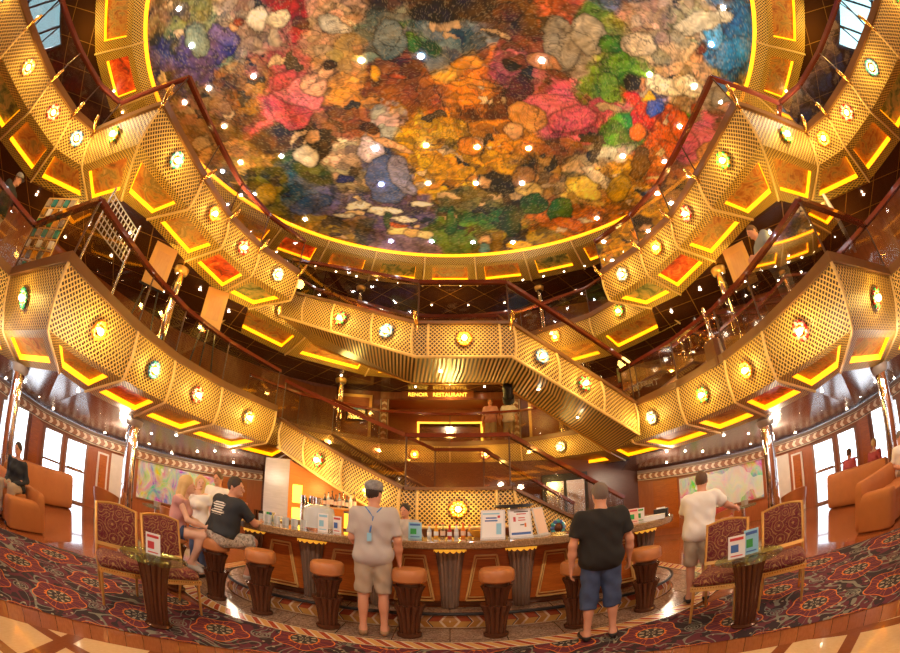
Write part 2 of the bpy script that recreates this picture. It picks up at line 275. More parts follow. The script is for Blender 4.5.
MURAL_SHAPES = [(-5.38, 2.44, 1.082, -0.004, 0.013, 2.227, (0.066, 0.038, 0.164)), (-4.86, 2.28, 1.62, 1.716, -3.248, 2.73, (0.101, 0.07, 0.235)), (-4.53, 2.09, 5.566, 1.562, -2.089, 5.994, (0.536, 0.259, 0.117)), (-4.36, 2.01, 5.231, -0.316, 0.308, 6.317, (0.198, 0.021, 0.006)), (-5.55, 2.08, 3.0, 0.5, -0.397, 1.951, (0.145, 0.198, 0.164)), (-3.74, 4.65, 1.865, -0.232, 0.393, 1.288, (0.586, 0.078, 0.111)), (-3.45, 4.31, 1.345, 0.789, -1.411, 2.029, (0.694, 0.164, 0.198)), (-3.06, 4.12, 1.963, 2.08, -2.856, 1.919, (0.752, 0.359, 0.22)), (-2.76, 3.81, 6.157, 1.155, -0.798, 4.522, (0.694, 0.359, 0.19)), (-2.6, 3.65, 5.45, -0.681, 1.512, 6.212, (0.021, 0.006, 0.002)), (-3.71, 3.82, 2.745, -0.615, 1.45, 3.882, (0.488, 0.062, 0.096)), (-3.35, 6.09, 2.6, 1.663, -0.949, 1.118, (0.019, 0.012, 0.009)), (-3.43, 5.73, 4.614, 1.121, -0.648, 4.231, (0.586, 0.311, 0.145)), (-3.74, 6.31, 2.01, 1.559, -2.329, 2.141, (0.586, 0.488, 0.359)), (-1.88, 5.76, 5.762, 0.764, -0.341, 3.893, (0.586, 0.259, 0.117)), (-1.93, 5.53, 4.539, 0.615, -0.424, 4.551, (0.066, 0.019, 0.008)), (-1.96, 6.31, 2.973, 0.011, 0.289, 1.983, (0.488, 0.399, 0.488)), (-1.67, 7.41, 1.621, -0.122, 0.332, 1.09, (0.066, 0.106, 0.32)), (-1.28, 7.28, 3.289, -1.05, 0.795, 1.119, (0.259, 0.243, 0.421)), (-1.43, 6.15, 1.606, 0.746, -4.632, 6.41, (0.639, 0.33, 0.164)), (1.55, 4.59, 0.963, -1.656, 2.838, 0.969, (0.078, 0.013, 0.019)), (2.45, 4.98, 1.213, -0.07, -0.081, 1.986, (0.694, 0.128, 0.19)), (2.96, 5.16, 1.457, -0.524, 0.826, 2.145, (0.586, 0.096, 0.151)), (1.86, 5.23, 2.054, 0.164, -0.547, 2.372, (0.639, 0.267, 0.062)), (1.48, 5.69, 4.108, -0.428, 0.254, 3.515, (0.694, 0.359, 0.164)), (0.64, 6.12, 5.095, -0.228, 0.13, 4.366, (0.752, 0.442, 0.22)), (0.49, 6.19, 3.387, -0.117, 0.077, 3.373, (0.586, 0.19, 0.006)), (2.25, 3.15, 2.392, -0.922, 0.65, 1.271, (0.267, 0.235, 0.19)), (2.85, 2.78, 2.333, -1.483, 1.212, 1.428, (0.359, 0.32, 0.251)), (1.99, 3.64, 2.236, 0.36, -1.344, 4.699, (0.442, 0.19, 0.078)), (1.42, 3.7, 5.864, -0.557, 0.419, 4.245, (0.198, 0.048, 0.017)), (1.3, 3.82, 5.849, -0.512, 0.483, 5.423, (0.019, 0.005, 0.003)), (1.35, 7.51, 1.658, -0.052, -0.177, 2.363, (0.021, 0.013, 0.01)), (0.97, 7.48, 6.15, -0.412, 0.15, 4.331, (0.639, 0.359, 0.164)), (2.02, 7.31, 3.344, -1.373, 1.175, 1.897, (0.259, 0.117, 0.036)), (2.21, 7.69, 2.506, -0.381, 0.303, 4.139, (0.586, 0.399, 0.117)), (6.8, 1.22, 1.295, -0.264, 0.425, 1.366, (0.008, 0.106, 0.293)), (6.51, 2.15, 0.867, -1.207, 1.881, 1.474, (0.019, 0.151, 0.379)), (5.76, 1.85, 2.202, -1.883, 1.53, 1.694, (0.038, 0.205, 0.431)), (5.5, 2.61, 4.822, -1.752, 1.726, 4.71, (0.586, 0.267, 0.117)), (5.51, 2.4, 5.649, -2.025, 2.518, 6.646, (0.145, 0.021, 0.006)), (5.4, 1.56, 1.007, -0.663, 2.316, 3.019, (0.399, 0.359, 0.284)), (4.3, 3.82, 4.148, -1.232, 1.073, 4.167, (0.488, 0.19, 0.078)), (4.11, 3.78, 5.451, -1.54, 1.057, 4.227, (0.01, 0.004, 0.002)), (4.97, 3.73, 1.801, -0.162, -0.002, 3.111, (0.752, 0.586, 0.359)), (5.63, 3.53, 2.256, -0.083, -0.16, 3.367, (0.694, 0.511, 0.284)), (4.68, 4.31, 4.399, -1.448, 0.883, 3.496, (0.694, 0.359, 0.01)), (4.74, 4.75, 2.489, -1.772, 1.32, 1.751, (0.536, 0.021, 0.006)), (4.75, 5.21, 4.011, -2.039, 1.214, 2.668, (0.694, 0.128, 0.008)), (4.92, 4.44, 3.412, -1.189, 0.984, 3.837, (0.021, 0.07, 0.399)), (5.95, 4.78, 1.204, 0.993, -2.228, 2.528, (0.639, 0.087, 0.006)), (5.9, 5.6, 1.905, 0.525, -1.77, 3.541, (0.536, 0.062, 0.006)), (6.21, 4.14, 3.712, -1.647, 1.282, 4.12, (0.536, 0.07, 0.006)), (-2.62, 8.37, 2.368, 0.419, -0.417, 5.682, (0.812, 0.723, 0.586)), (-1.91, 8.64, 2.091, 0.267, -0.286, 5.586, (0.812, 0.723, 0.586)), (-0.86, 8.38, 2.903, 0.168, -0.188, 7.789, (0.812, 0.752, 0.639)), (-1.35, 9.03, 2.365, 0.211, -0.24, 7.166, (0.752, 0.666, 0.56)), (-3.15, 8.74, 2.64, 0.557, -0.581, 7.169, (0.694, 0.612, 0.536)), (-1.61, 9.54, 2.654, 0.279, -0.145, 4.029, (0.694, 0.488, 0.19)), (-1.19, 9.7, 3.533, 0.272, -0.126, 4.961, (0.694, 0.442, 0.164)), (-1.59, 9.3, 2.489, 0.259, -0.386, 10.371, (0.399, 0.062, 0.017)), (-0.78, 9.76, 3.981, 0.201, -0.081, 4.941, (0.752, 0.586, 0.284)), (-1.93, 9.1, 6.497, 0.831, -0.125, 2.644, (0.013, 0.048, 0.021)), (0.0, 9.14, 4.757, 0.0, 0.001, 1.424, (0.021, 0.101, 0.03)), (1.87, 9.1, 2.708, -0.335, 0.062, 1.323, (0.01, 0.036, 0.008)), (2.45, 8.3, 2.39, -0.397, 0.165, 2.301, (0.021, 0.07, 0.008)), (3.27, 8.54, 2.648, -0.583, 0.162, 1.826, (0.038, 0.106, 0.01)), (1.12, 10.12, 5.164, -0.37, 0.073, 3.149, (0.586, 0.33, 0.164)), (1.15, 10.55, 6.03, -0.437, 0.064, 2.991, (0.101, 0.259, 0.359)), (2.29, 10.29, 2.132, -0.309, 0.201, 4.564, (0.694, 0.359, 0.01)), (-1.21, 3.16, 3.5, 0.273, -0.179, 1.996, (0.106, 0.145, 0.164)), (-0.8, 3.24, 6.172, 0.322, -0.197, 3.333, (0.062, 0.164, 0.021)), (0.42, 3.77, 2.402, -0.067, 0.29, 9.659, (0.694, 0.267, 0.017)), (0.43, 4.35, 1.925, -0.057, 0.259, 9.188, (0.586, 0.205, 0.01)), (-1.11, 4.15, 4.614, 0.351, -0.86, 12.357, (0.399, 0.07, 0.006)), (-1.6, 4.03, 9.127, -0.312, 0.418, 3.735, (0.694, 0.311, 0.008)), (-0.19, 2.54, 1.861, 0.022, -0.052, 3.494, (0.019, 0.008, 0.004)), (0.38, 2.44, 3.269, -0.075, 0.105, 3.006, (0.036, 0.017, 0.008)), (1.06, 2.49, 3.662, -0.236, 0.383, 4.158, (0.101, 0.03, 0.006)), (-3.25, 1.99, 2.826, 0.546, -1.344, 4.875, (0.359, 0.017, 0.013)), (-3.51, 2.17, 3.209, 0.182, -0.394, 4.905, (0.639, 0.536, 0.359)), (-3.96, 2.09, 5.213, 1.262, -0.844, 2.664, (0.752, 0.666, 0.536)), (-3.01, 2.49, 4.521, 0.849, -1.539, 6.459, (0.145, 0.041, 0.017)), (-2.39, 2.62, 2.323, 1.124, -2.9, 4.356, (0.536, 0.488, 0.399)), (-2.85, 7.24, 3.51, 0.695, -0.634, 6.431, (0.038, 0.03, 0.139)), (-4.12, 8.14, 1.278, 0.109, 0.686, 2.977, (0.055, 0.078, 0.205)), (-5.41, 7.52, 2.86, 0.25, 0.537, 2.082, (0.359, 0.22, 0.01)), (3.8, 7.54, 1.535, 0.123, -1.104, 2.55, (0.694, 0.442, 0.062)), (4.13, 7.09, 1.497, 0.218, -2.193, 4.396, (0.586, 0.442, 0.284)), (3.72, 9.12, 1.801, 0.0, -1.425, 3.598, (0.694, 0.151, 0.006)), (4.86, 7.39, 2.807, 0.285, -0.859, 1.822, (0.442, 0.251, 0.017)), (5.14, 6.33, 3.083, -0.184, -0.329, 1.56, (0.117, 0.048, 0.021)), (3.33, 2.93, 3.06, -0.662, 0.907, 3.725, (0.041, 0.151, 0.013)), (4.01, 2.75, 2.073, -0.2, 0.279, 3.121, (0.586, 0.465, 0.32)), (3.66, 4.12, 3.74, -1.568, 0.777, 1.754, (0.164, 0.311, 0.021))]
# ------------------------------------------------------------------ materials
def make_lattice(name, wire, hole, p=.085, w=.34, rough=.45, metal=.0):
    m, g = nmat(name); u, v, _ = g.xyz(g.coord('UV'))
    a = ((u + v) / p).fr(); b = ((u - v) / p).fr()
    da = (a - .5).ab(); db = (b - .5).ab()
    wa = da.gt(.5 - w / 2); wb = db.gt(.5 - w / 2); wv = wa.mx(wb)
    h = da.mx(db)
    c = g.mix(wv, hole, wire)
    g.bsdf(c, rough, metal, bump=g.bump(h, .5, .02)); return m
make_lattice('lattice', (.84, .56, .16), (.06, .022, .004), .085, .33)
make_lattice('lattice_soffit', (.76, .47, .09), (.055, .02, .003), .075, .35)
mat('rib_cream', (.80, .56, .22), .4)
mat('ledge_brown', (.19, .085, .03), .3)
mat('mahogany', (.16, .030, .014), .12, coat=1.0)
mat('brass', (.85, .52, .16), .22, 1.0)
mat('gold_paint', (.72, .42, .12), .3, .6)
mat('chrome', (.9, .88, .86), .06, 1.0, vary=.02)
mat('dark_bronze', (.11, .055, .03), .28, .35)
mat('bar_bronze', (.27, .19, .145), .22, .45)
mat('stool_wood', (.115, .042, .02), .18, .35)
mat('leather', (.50, .19, .065), .38)
mat('sofa_cloth', (.50, .18, .05), .75)
mat('black', (.015, .015, .017), .4)
mat('white_paper', (.85, .86, .9), .5, vary=.02)
mat('blue_print', (.06, .16, .5), .5)
mat('sky_print', (.3, .62, .85), .5)
mat('red_print', (.6, .06, .07), .5)
mat('peach_print', (.85, .62, .5), .5)
mat('acrylic', (.75, .76, .8), .15)
mat('inlay', (.72, .42, .14), .35)
mat('white_wall', (.75, .68, .62), .5)
mat('stone_grey', (.4, .36, .33), .4)
mat('window_frame', (.32, .16, .10), .35)
mat('steel', (.6, .6, .62), .25, 1.0)
mat('bulb_warm', (1, .8, .4), .5, emit=(1, .62, .18), estr=26)
mat('star_white', (1, 1, 1), .5, emit=(.85, .92, 1), estr=45)
mat('star_warm', (1, 1, 1), .5, emit=(1, .85, .6), estr=30)
mat('cove_yellow', (1, .75, .1), .5, emit=(1, .27, .0), estr=2.2)
mat('sign_gold', (1, .7, .1), .5, emit=(1, .6, .06), estr=2.2)
mat('sign_cream', (1, .9, .6), .5, emit=(.9, 1, .5), estr=.9)
mat('green_led', (0, .6, .1), .5, emit=(.02, .9, .1), estr=1.2)
mat('amber_trim_glow', (1, .6, .1), .4, emit=(1, .42, .03), estr=.55)  # glow put into the gold scallop trim in place of reflected light
mat('amber_glow', (1, .6, .1), .5, emit=(1, .45, .02), estr=2.5)
for nm, c in dict(red=(.55, .03, .03), amber=(.85, .42, .05), green=(.05, .40, .12), blue=(.06, .16, .42), clear=(.62, .68, .74), teal=(.05, .34, .40), orange=(.8, .22, .03), grey=(.28, .28, .32), pink=(.75, .3, .28)).items():
    mat('petal_' + nm, c, .12, .0, coat=.6)
def wood(name, a, b, rough=.35, sc=(1, 1, 8), coat=None, dist=2.0, scale=3.0):
    m, g = nmat(name); n = g.noise(g.scale(g.coord('Object'), sc), scale, 5, .6, dist)
    g.bsdf(g.mix(n, a, b), rough, coat=coat); return m
wood('bar_wood', (.17, .028, .004), (.66, .18, .022), .28, (1, 1, 9))
wood('panel_wood', (.26, .06, .02), (.52, .16, .05), .35, (6, 6, .8))
wood('dark_wood', (.07, .022, .01), (.18, .06, .025), .3, (1, 1, 6))
wood('pale_wood', (.55, .28, .10), (.75, .45, .2), .4, (5, 5, 1))
wood('back_bar_wood', (.5, .13, .02), (.75, .26, .04), .35, (1, 1, 7))
def nm_granite():
    m, g = nmat('granite'); co = g.coord('Object'); n = g.noise(co, 60, 4, .7); n2 = g.noise(co, 9, 3)
    g.bsdf(g.mix(n2, g.ramp(n, [(.35, (.08, .04, .02)), (.5, (.30, .19, .10)), (.65, (.55, .40, .25))]), (.30, .18, .09)), .14, coat=.5)
    m, g = nmat('granite_floor'); co = g.coord('Object'); n = g.noise(co, 45, 4, .7); x, y, z = g.xyz(co)
    gx = ((x / .6).fr() - .5).ab().gt(.49).mx(((y / .6).fr() - .5).ab().gt(.49))
    g.bsdf(g.mix(gx, g.ramp(n, [(.35, (.16, .09, .06)), (.5, (.34, .22, .15)), (.65, (.52, .36, .26))]), (.1, .06, .04)), .16)
nm_granite()
def nm_glass(name, tint, refl, fk=.8):
    m, g = nmat(name); t = g.n('ShaderNodeBsdfTransparent'); g.put(t.inputs[0], tint)
    s = g.n('ShaderNodeBsdfGlossy'); g.put(s.inputs[0], (1, .95, .9)); s.inputs['Roughness'].default_value = .03
    x = g.n('ShaderNodeMixShader'); x.inputs[0].default_value = refl
    f = g.n('ShaderNodeFresnel'); f.inputs[0].default_value = 1.5
    g.put(x.inputs[0], V(g, f.outputs[0]) * fk + refl)
    g.nt.links.new(t.outputs[0], x.inputs[1]); g.nt.links.new(s.outputs[0], x.inputs[2]); g.nt.links.new(x.outputs[0], g.out.inputs[0])
nm_glass('rail_glass', (.80, .73, .64), .03)
nm_glass('table_glass', (.74, .9, .85), .0, .3)
nm_glass('window_glass', (.96, .98, 1), .02)
nm_glass('bottle_glass', (.75, .8, .8), .12)
def nm_fabric():
    m, g = nmat('chair_fabric'); co = g.coord('Object'); a = g.noise(co, 9, 2, .5, 3.0)
    v = g.vor(co, 8, 'Distance'); ring = ((v * 4.6).fr() - .5).ab().lt(.09)
    sw = ((a * 9.0).fr() - .5).ab().lt(.06)
    c = g.mix(ring.mx(sw), g.mix(g.noise(co, 30), (.085, .008, .02), (.20, .018, .035)), (.40, .22, .08))
    g.bsdf(c, .85)
nm_fabric()
def nm_carpet():
    m, g = nmat('carpet_pattern'); u, v, _ = g.xyz(g.coord('UV')); u = u * 1.2; v = v * 1.2 + .25
    P, Q = 1.12, .92
    row = (v / Q).fl(); uu = u / P + row * .5
    fx = (uu.fr() - .5) * P; fy = ((v / Q).fr() - .5) * Q
    r = g.m('SQRT', fx * fx + fy * fy); an = g.m('ARCTAN2', fy, fx)
    nz = g.noise(g.coord('UV'), 7, 2)
    pet = (an * 4.0).sin() * .035
    rr = r + pet * (r / .3)
    cream, orange, plum, dark, grey = (.42, .34, .22), (.72, .19, .02), (.115, .014, .03), (.024, .009, .015), (.20, .20, .16)
    base = g.mix(g.noise(g.coord('UV'), 3.5, 2, .5, 1.5).gt(.5), dark, plum)
    sw = ((g.noise(g.coord('UV'), 1.9, 1, .4, 1.2) * 7.0).fr() - .5).ab().lt(.085)
    base = g.mix(sw, base, grey)
    tri = g.vor(g.coord('UV'), 8.5, 'Distance').lt(.16); base = g.mix(tri, base, (.38, .33, .22))
    # leafy outline rings round every flower
    pr = r + (an * 5.0).sin() * .04
    base = g.mix((pr - .37).ab().lt(.008), base, orange)
    base = g.mix(pr.lt(.358), base, plum)
    petl = ((an * 1.5915).fr() - .5).ab()
    base = g.mix((petl - .33).ab().lt(.022) * pr.lt(.36), base, (.45, .10, .02))
    base = g.mix((r + (an * 16.0).sin() * .012).lt(.205), base, orange)
    base = g.mix(r.lt(.182), base, (.04, .035, .03))
    st = ((an * 1.2732).fr() - .5).ab()
    base = g.mix(r.lt(.165) * st.lt(.17) * r.gt(.03), base, cream)
    base = g.mix(r.lt(.10) * r.gt(.07), base, dark)
    ox = ((uu + .5).fr() - .5) * P
    r2 = g.m('SQRT', ox * ox + fy * fy)
    base = g.mix(((r2 * 22.0).fr() - .5).ab().lt(.2) * r2.lt(.12), base, grey)
    g.bsdf(base, .9)
nm_carpet()
def nm_floors():
    m, g = nmat('floor_wood'); co = g.coord('Object'); x, y, z = g.xyz(co)
    n = g.noise(g.scale(co, (1.2, 9, 1)), 3, 4, .6); pl = ((y / .14).fr() - .5).ab().gt(.475); k = g.noise(g.comb((x / 1.2).fl(), (y / .14).fl(), 0.0), 3.7, 0)
    c = g.mix(n, (.26, .07, .022), (.50, .17, .06)); c = g.mix(k * .5, c, (.2, .05, .02)); c = g.mix(pl, c, (.09, .03, .012))
    g.bsdf(c, .10, coat=.5)
    m, g = nmat('parquet'); co = g.coord('Object'); x, y, z = g.xyz(co)
    P = .62
    a = ((x * .94 + y * .34) / P).fr(); b = ((y * .94 - x * .34) / P + .2).fr()
    line = (a - .5).ab().gt(.40).mx((b - .5).ab().gt(.40))
    n = g.noise(g.scale(co, (14, 3, 1)), 6, 4, .6)
    tile = g.mix(n, (.66, .42, .20), (.86, .66, .40)); wd = g.mix(n, (.20, .055, .02), (.34, .11, .035))
    g.bsdf(g.mix(line, tile, wd), .14, coat=.6)
    m, g = nmat('wood_border'); u, v, _ = g.xyz(g.coord('UV')); n = g.noise(g.scale(g.coord('UV'), (12, 2, 1)), 5, 4); k = g.noise(g.comb((u / .16).fl(), 0.0, 0.0), 5.3, 0)
    c = g.mix(n, (.30, .09, .03), (.55, .21, .08)); c = g.mix(k, c, (.24, .07, .025)); c = g.mix(((u / .16).fr() - .5).ab().gt(.485), c, (.1, .03, .01))
    g.bsdf(c, .15, coat=.5)
    m, g = nmat('chevron_tile'); u, v, _ = g.xyz(g.coord('UV'))   # u along, v 0..1
    d = (v - .5).ab() * .55; s = g.m('ABSOLUTE', u)
    k = ((s / .26) + d).fr()
    c = g.mix((v).gt(.5), (.50, .27, .07), (.33, .07, .03))
    c = g.mix(k.lt(.42), c, g.mix(v.gt(.5), (.42, .20, .05), (.45, .22, .08)))
    c = g.mix((k - .42).ab().lt(.06).mx(k.lt(.05)), c, (.66, .50, .33))
    c = g.mix(k.gt(.95), c, (.03, .03, .04))
    c = g.mix(v.gt(.93).mx(v.lt(.08)), c, (.5, .33, .18)); g.bsdf(c, .18)
    m, g = nmat('border_tile'); u, v, _ = g.xyz(g.coord('UV'))
    k = ((u / .20) + v * 1.1).fr()
    c = g.mix(k.lt(.5), (.70, .40, .14), (.42, .08, .04)); c = g.mix((k - .5).ab().lt(.07).mx(k.lt(.05)), c, (.78, .66, .5))
    c = g.mix(v.gt(.88).mx(v.lt(.12)), c, (.72, .56, .38)); c = g.mix(v.gt(.95).mx(v.lt(.05)), c, (.04, .03, .03)); g.bsdf(c, .2)
nm_floors()
def nm_misc():
    m, g = nmat('lobby_ceiling'); n = g.noise(g.scale(g.coord('Object'), (1, 9, 1)), 3, 4)
    g.bsdf(g.mix(n, (.26, .19, .17), (.40, .30, .27)), .22, .75)
    m, g = nmat('deck_ceiling'); co = g.coord('Object'); x, y, z = g.xyz(co)
    a = (((x + y) / 1.3).fr() - .5).ab().gt(.488); b = (((x - y) / 1.3).fr() - .5).ab().gt(.488)
    g.bsdf(g.mix(a.mx(b), (.085, .032, .012), (.40, .20, .05)), .18, .35)
    m, g = nmat('slats'); u, v, _ = g.xyz(g.coord('UV'))
    k = (u / .085).fr(); g.bsdf(g.mix(k.lt(.5), (.03, .014, .005), (.58, .33, .08)), .35, bump=g.bump((k - .5).ab(), .4, .03))
    m, g = nmat('frieze'); u, v, _ = g.xyz(g.coord('UV')); k = ((u / .22) + (v - .5).ab() * .9).fr()
    c = g.mix(k.lt(.4), (.34, .13, .06), (.74, .58, .42)); c = g.mix(v.gt(.86).mx(v.lt(.14)), c, (.62, .45, .3)); c = g.mix((v - .14).ab().lt(.04).mx((v - .86).ab().lt(.04)), c, (.08, .04, .03)); g.bsdf(c, .4)
    m, g = nmat('art_soffit'); co = g.coord('Object'); n = g.noise(co, 2.6, 5, .7, 1.5); n2 = g.noise(co, 1.1, 2, .5, .6)
    c = g.ramp(n, [(.30, (.04, .03, .015)), (.42, (.32, .09, .02)), (.5, (.50, .28, .06)), (.58, (.12, .13, .04)), (.7, (.62, .42, .16))])
    g.bsdf(g.mix(n2 * .6, c, g.mix(n, (.2, .05, .02), (.6, .3, .08))), .6)
    m, g = nmat('art_red'); co = g.coord('Object'); n = g.noise(co, 3.0, 5, .7, 1.5)
    g.bsdf(g.ramp(n, [(.34, (.07, .03, .02)), (.46, (.55, .05, .02)), (.56, (.75, .12, .03)), (.7, (.8, .4, .1))]), .6)
    m, g = nmat('art_green'); co = g.coord('Object'); n = g.noise(co, 3.0, 5, .7, 1.5)
    g.bsdf(g.ramp(n, [(.34, (.04, .05, .03)), (.46, (.14, .18, .06)), (.56, (.35, .30, .10)), (.7, (.55, .32, .10))]), .6)
    m, g = nmat('wall_art'); co = g.coord('Object'); n = g.noise(g.scale(co, (1, 1, .6)), 2.3, 5, .7, 1.2, col=True)
    hsv = g.n('ShaderNodeHueSaturation'); hsv.inputs['Saturation'].default_value = 2.3; hsv.inputs['Value'].default_value = 1.2; g.put(hsv.inputs['Color'], n)
    pale = g.noise(co, 1.1, 2).gt(.55)
    g.bsdf(g.mix(pale * .7, V(g, hsv.outputs[0]), (.88, .9, .85)), .4)
    m, g = nmat('deck_wall'); co = g.coord('Object'); n = g.noise(g.scale(co, (4, 4, .7)), 3, 4)
    g.bsdf(g.mix(n, (.13, .035, .014), (.30, .09, .03)), .25)
    m, g = nmat('mural_paint'); g.bsdf(g.attr('paint'), .7)
    m, g = nmat('denim'); n = g.noise(g.coord('Object'), 9, 4); g.bsdf(g.mix(n, (.018, .03, .085), (.07, .11, .23)), .85)
    m, g = nmat('plaid_short'); n = g.noise(g.coord('Object'), 26, 3, .6); g.bsdf(g.ramp(n, [(.42, (.28, .24, .2)), (.5, (.66, .6, .52)), (.6, (.42, .36, .3))]), .85)
    m, g = nmat('stone_wall'); n = g.noise(g.scale(g.coord('Object'), (1, 1, 8)), 4, 4); g.bsdf(g.mix(n, (.42, .38, .40), (.60, .56, .58)), .22)
nm_misc()
mat('skin', (.62, .30, .19), .5); mat('skin_tan', (.52, .21, .11), .5); mat('skin_pale', (.75, .45, .33), .5)
mat('tee_black', (.013, .012, .012), .85); mat('tee_navy', (.025, .03, .04), .85); mat('tee_grey', (.50, .47, .47), .85); mat('tee_white', (.82, .8, .78), .85)
mat('khaki', (.42, .34, .26), .85); mat('top_pink', (.60, .30, .29), .8); mat('hair_grey', (.17, .13, .11), .7); mat('hair_dark', (.035, .02, .015), .6)
mat('hair_blonde', (.62, .42, .18), .55); mat('hair_brown', (.12, .06, .03), .6); mat('cap_grey', (.26, .26, .27), .8, vary=.85, vs=28); mat('shirt_blue', (.22, .25, .33), .8); mat('shirt_red', (.45, .07, .07), .8)
mat('shoe_black', (.02, .018, .018), .5); mat('shoe_white', (.6, .58, .55), .6); mat('shoe_tan', (.35, .22, .12), .6); mat('lip', (.45, .14, .11), .5); mat('strap_blue', (.06, .20, .55), .5)
M = MATS
# ------------------------------------------------------------------ camera, world
H0 = 1.55
cam = bpy.data.cameras.new('camera'); cam.type = 'PANO'
try: cam.panorama_type = 'FISHEYE_EQUISOLID'
except Exception: pass
for tgt in (cam, getattr(cam, 'cycles', None)):
    if tgt is None: continue
    for k, v in (('panorama_type', 'FISHEYE_EQUISOLID'), ('fisheye_lens', 16.0), ('fisheye_fov', R(220))):
        try: setattr(tgt, k, v)
        except Exception: pass
cam.sensor_fit = 'HORIZONTAL'; cam.sensor_width = 36.0; cam.sensor_height = 36.0 * 653 / 900
cam.clip_start = .05; cam.clip_end = 200; cam.lens = 16
co = bpy.data.objects.new('camera', cam); COL.objects.link(co); co.location = (0, 0, H0); co.rotation_euler = (R(90 + 26), 0, 0); S.camera = co
w = bpy.data.worlds.new('world'); S.world = w; w.use_nodes = True
bg = w.node_tree.nodes['Background']; bg.inputs[0].default_value = (.80, .91, 1, 1); bg.inputs[1].default_value = WORLD
vs = S.view_settings; vs.view_transform = 'Standard'; vs.look = 'None'; vs.gamma = 1; vs.exposure = EXPO
try: vs.use_curve_mapping = False
except Exception: pass

# ------------------------------------------------------------------ floors
def mirror(pts): return [(-p[0],) + tuple(p[1:]) for p in pts]
LOBW = [(-12.6, -3.0, 2.5), (-11.6, 1.2, 2.45), (-10.4, 4.1, 2.25), (-9.75, 5.55, 2.05), (-9.0, 7.0, 1.97), (-8.0, 8.9, 2.0), (-6.0, 12.0, 2.2)]
fl = MB(); fl.prism([(-13, -4.5), (13, -4.5), (13, 15), (-13, 15)], -.12, 0.0)
structure(fl.build('floor', M['floor_wood']))
def arc(c, r, a0, a1, n): return [(c[0] + r * math.cos(R(a0 + (a1 - a0) * i / n)), c[1] + r * math.sin(R(a0 + (a1 - a0) * i / n))) for i in range(n + 1)]
m = MB(); m.prism(arc((0, 0), 3.18, 0, 360, 96)[:-1], .0, .006); structure(m.build('trim_1', M['parquet']))
m = MB(); a = arc((0, 0), 3.18, -60, 240, 96); b = arc((0, 0), 3.50, -60, 240, 96)
m.strip([p + (.007,) for p in b], [p + (.007,) for p in a]); structure(m.build('trim_2', M['wood_border']))
# carpet: ring from the parquet medallion out to the wood floor, cut straight along the bar border
m = MB(); n = 220
ra = []; rb = []
for i in range(n + 1):
    t = R(-50 + 280 * i / n); c_, s_ = math.cos(t), math.sin(t); r1 = 5.95
    yb = 3.86 + .035 * (c_ * 4) ** 2 * 0
    if s_ > 0.02: r1 = min(r1, yb / s_)
    ra.append((3.5 * c_, 3.5 * s_)); rb.append((r1 * c_, r1 * s_))
for i in range(n):
    t0 = R(-50 + 280 * i / n) * 4.35; t1 = R(-50 + 280 * (i + 1) / n) * 4.35
    q = [ra[i], ra[i + 1], rb[i + 1], rb[i]]; uv = [(t0, 3.5), (t1, 3.5), (t1, math.hypot(*rb[i + 1])), (t0, math.hypot(*rb[i]))]
    m.add([(p[0], p[1], .012) for p in q], [(3, 2, 1, 0)], [[uv[3], uv[2], uv[1], uv[0]]])
tag(m.build('carpet', M['carpet_pattern']), 'plum carpet with orange ringed flowers curving round the parquet floor', 'carpet')
# granite walkway and tile border along the bar
def barpath(d):
    """plan of the bar front, offset d outwards from y=4.62; rounded corners"""
    r = 1.1 + d; pts = [(-2.2 - r, 7.3)]
    pts += [(-2.2 + r * math.cos(R(a)), 5.72 + r * math.sin(R(a))) for a in range(180, 271, 6)]
    pts += [(2.2 + r * math.cos(R(a)), 5.72 + r * math.sin(R(a))) for a in range(270, 361, 6)]
    pts += [(2.2 + r, 7.3)]
    return pts
m = MB(); A = barpath(0.0); B = barpath(.50)
m.strip([p + (.010,) for p in B], [p + (.010,) for p in A]); structure(m.build('trim_3', M['granite_floor']))
def uvstrip(A, B, name, mt, kind=True, parent=None, u0=None):
    m = MB(); L = [0]
    for i in range(len(A) - 1): L.append(L[-1] + math.dist(A[i], A[i + 1]))
    for i in range(len(A) - 1):
        a, b = L[i] - L[-1] / 2, L[i + 1] - L[-1] / 2
        m.quad(A[i], A[i + 1], B[i + 1], B[i], [(a, 0), (b, 0), (b, 1), (a, 1)])
    o = m.build(name, mt, parent)
    return structure(o) if kind else o
uvstrip([p + (.013,) for p in barpath(.76)], [p + (.013,) for p in barpath(.50)], 'trim_4', M['border_tile'])

# ------------------------------------------------------------------ lobby walls, windows, doors
def wall_run(name, pts, z0, mt, openings={}, ztop=None):
    m = MB()
    for i in range(len(pts) - 1):
        p, q = pts[i], pts[i + 1]
        L = math.dist(p[:2], q[:2])
        def at(t, z): return (p[0] + (q[0] - p[0]) * t, p[1] + (q[1] - p[1]) * t, z)
        def top(t): return p[2] + (q[2] - p[2]) * t if ztop is None else ztop
        ts = [0]; ops = sorted(openings.get(i, []))
        cur = 0
        for (a, b, za, zb) in ops:
            if a > cur: m.quad(at(cur, z0), at(a, z0), at(a, top(a)), at(cur, top(cur)))
            if za > z0: m.quad(at(a, z0), at(b, z0), at(b, za), at(a, za))
            m.quad(at(a, zb), at(b, zb), at(b, top(b)), at(a, top(a)))
            cur = b
        m.quad(at(cur, z0), at(1, z0), at(1, top(1)), at(cur, top(cur)))
    return structure(m.build(name, mt))
WIN = {0: [(.12, .30, .5, 2.1), (.40, .58, .5, 2.1), (.70, .92, .5, 2.1)], 1: [(.06, .26, .35, 2.05), (.36, .56, .35, 2.02), (.68, .88, .35, 2.0)], 2: [(.18, .74, .3, 1.85)], 3: [(.08, .44, .02, 1.66), (.52, .92, .02, 1.62)]}
wn = [0]
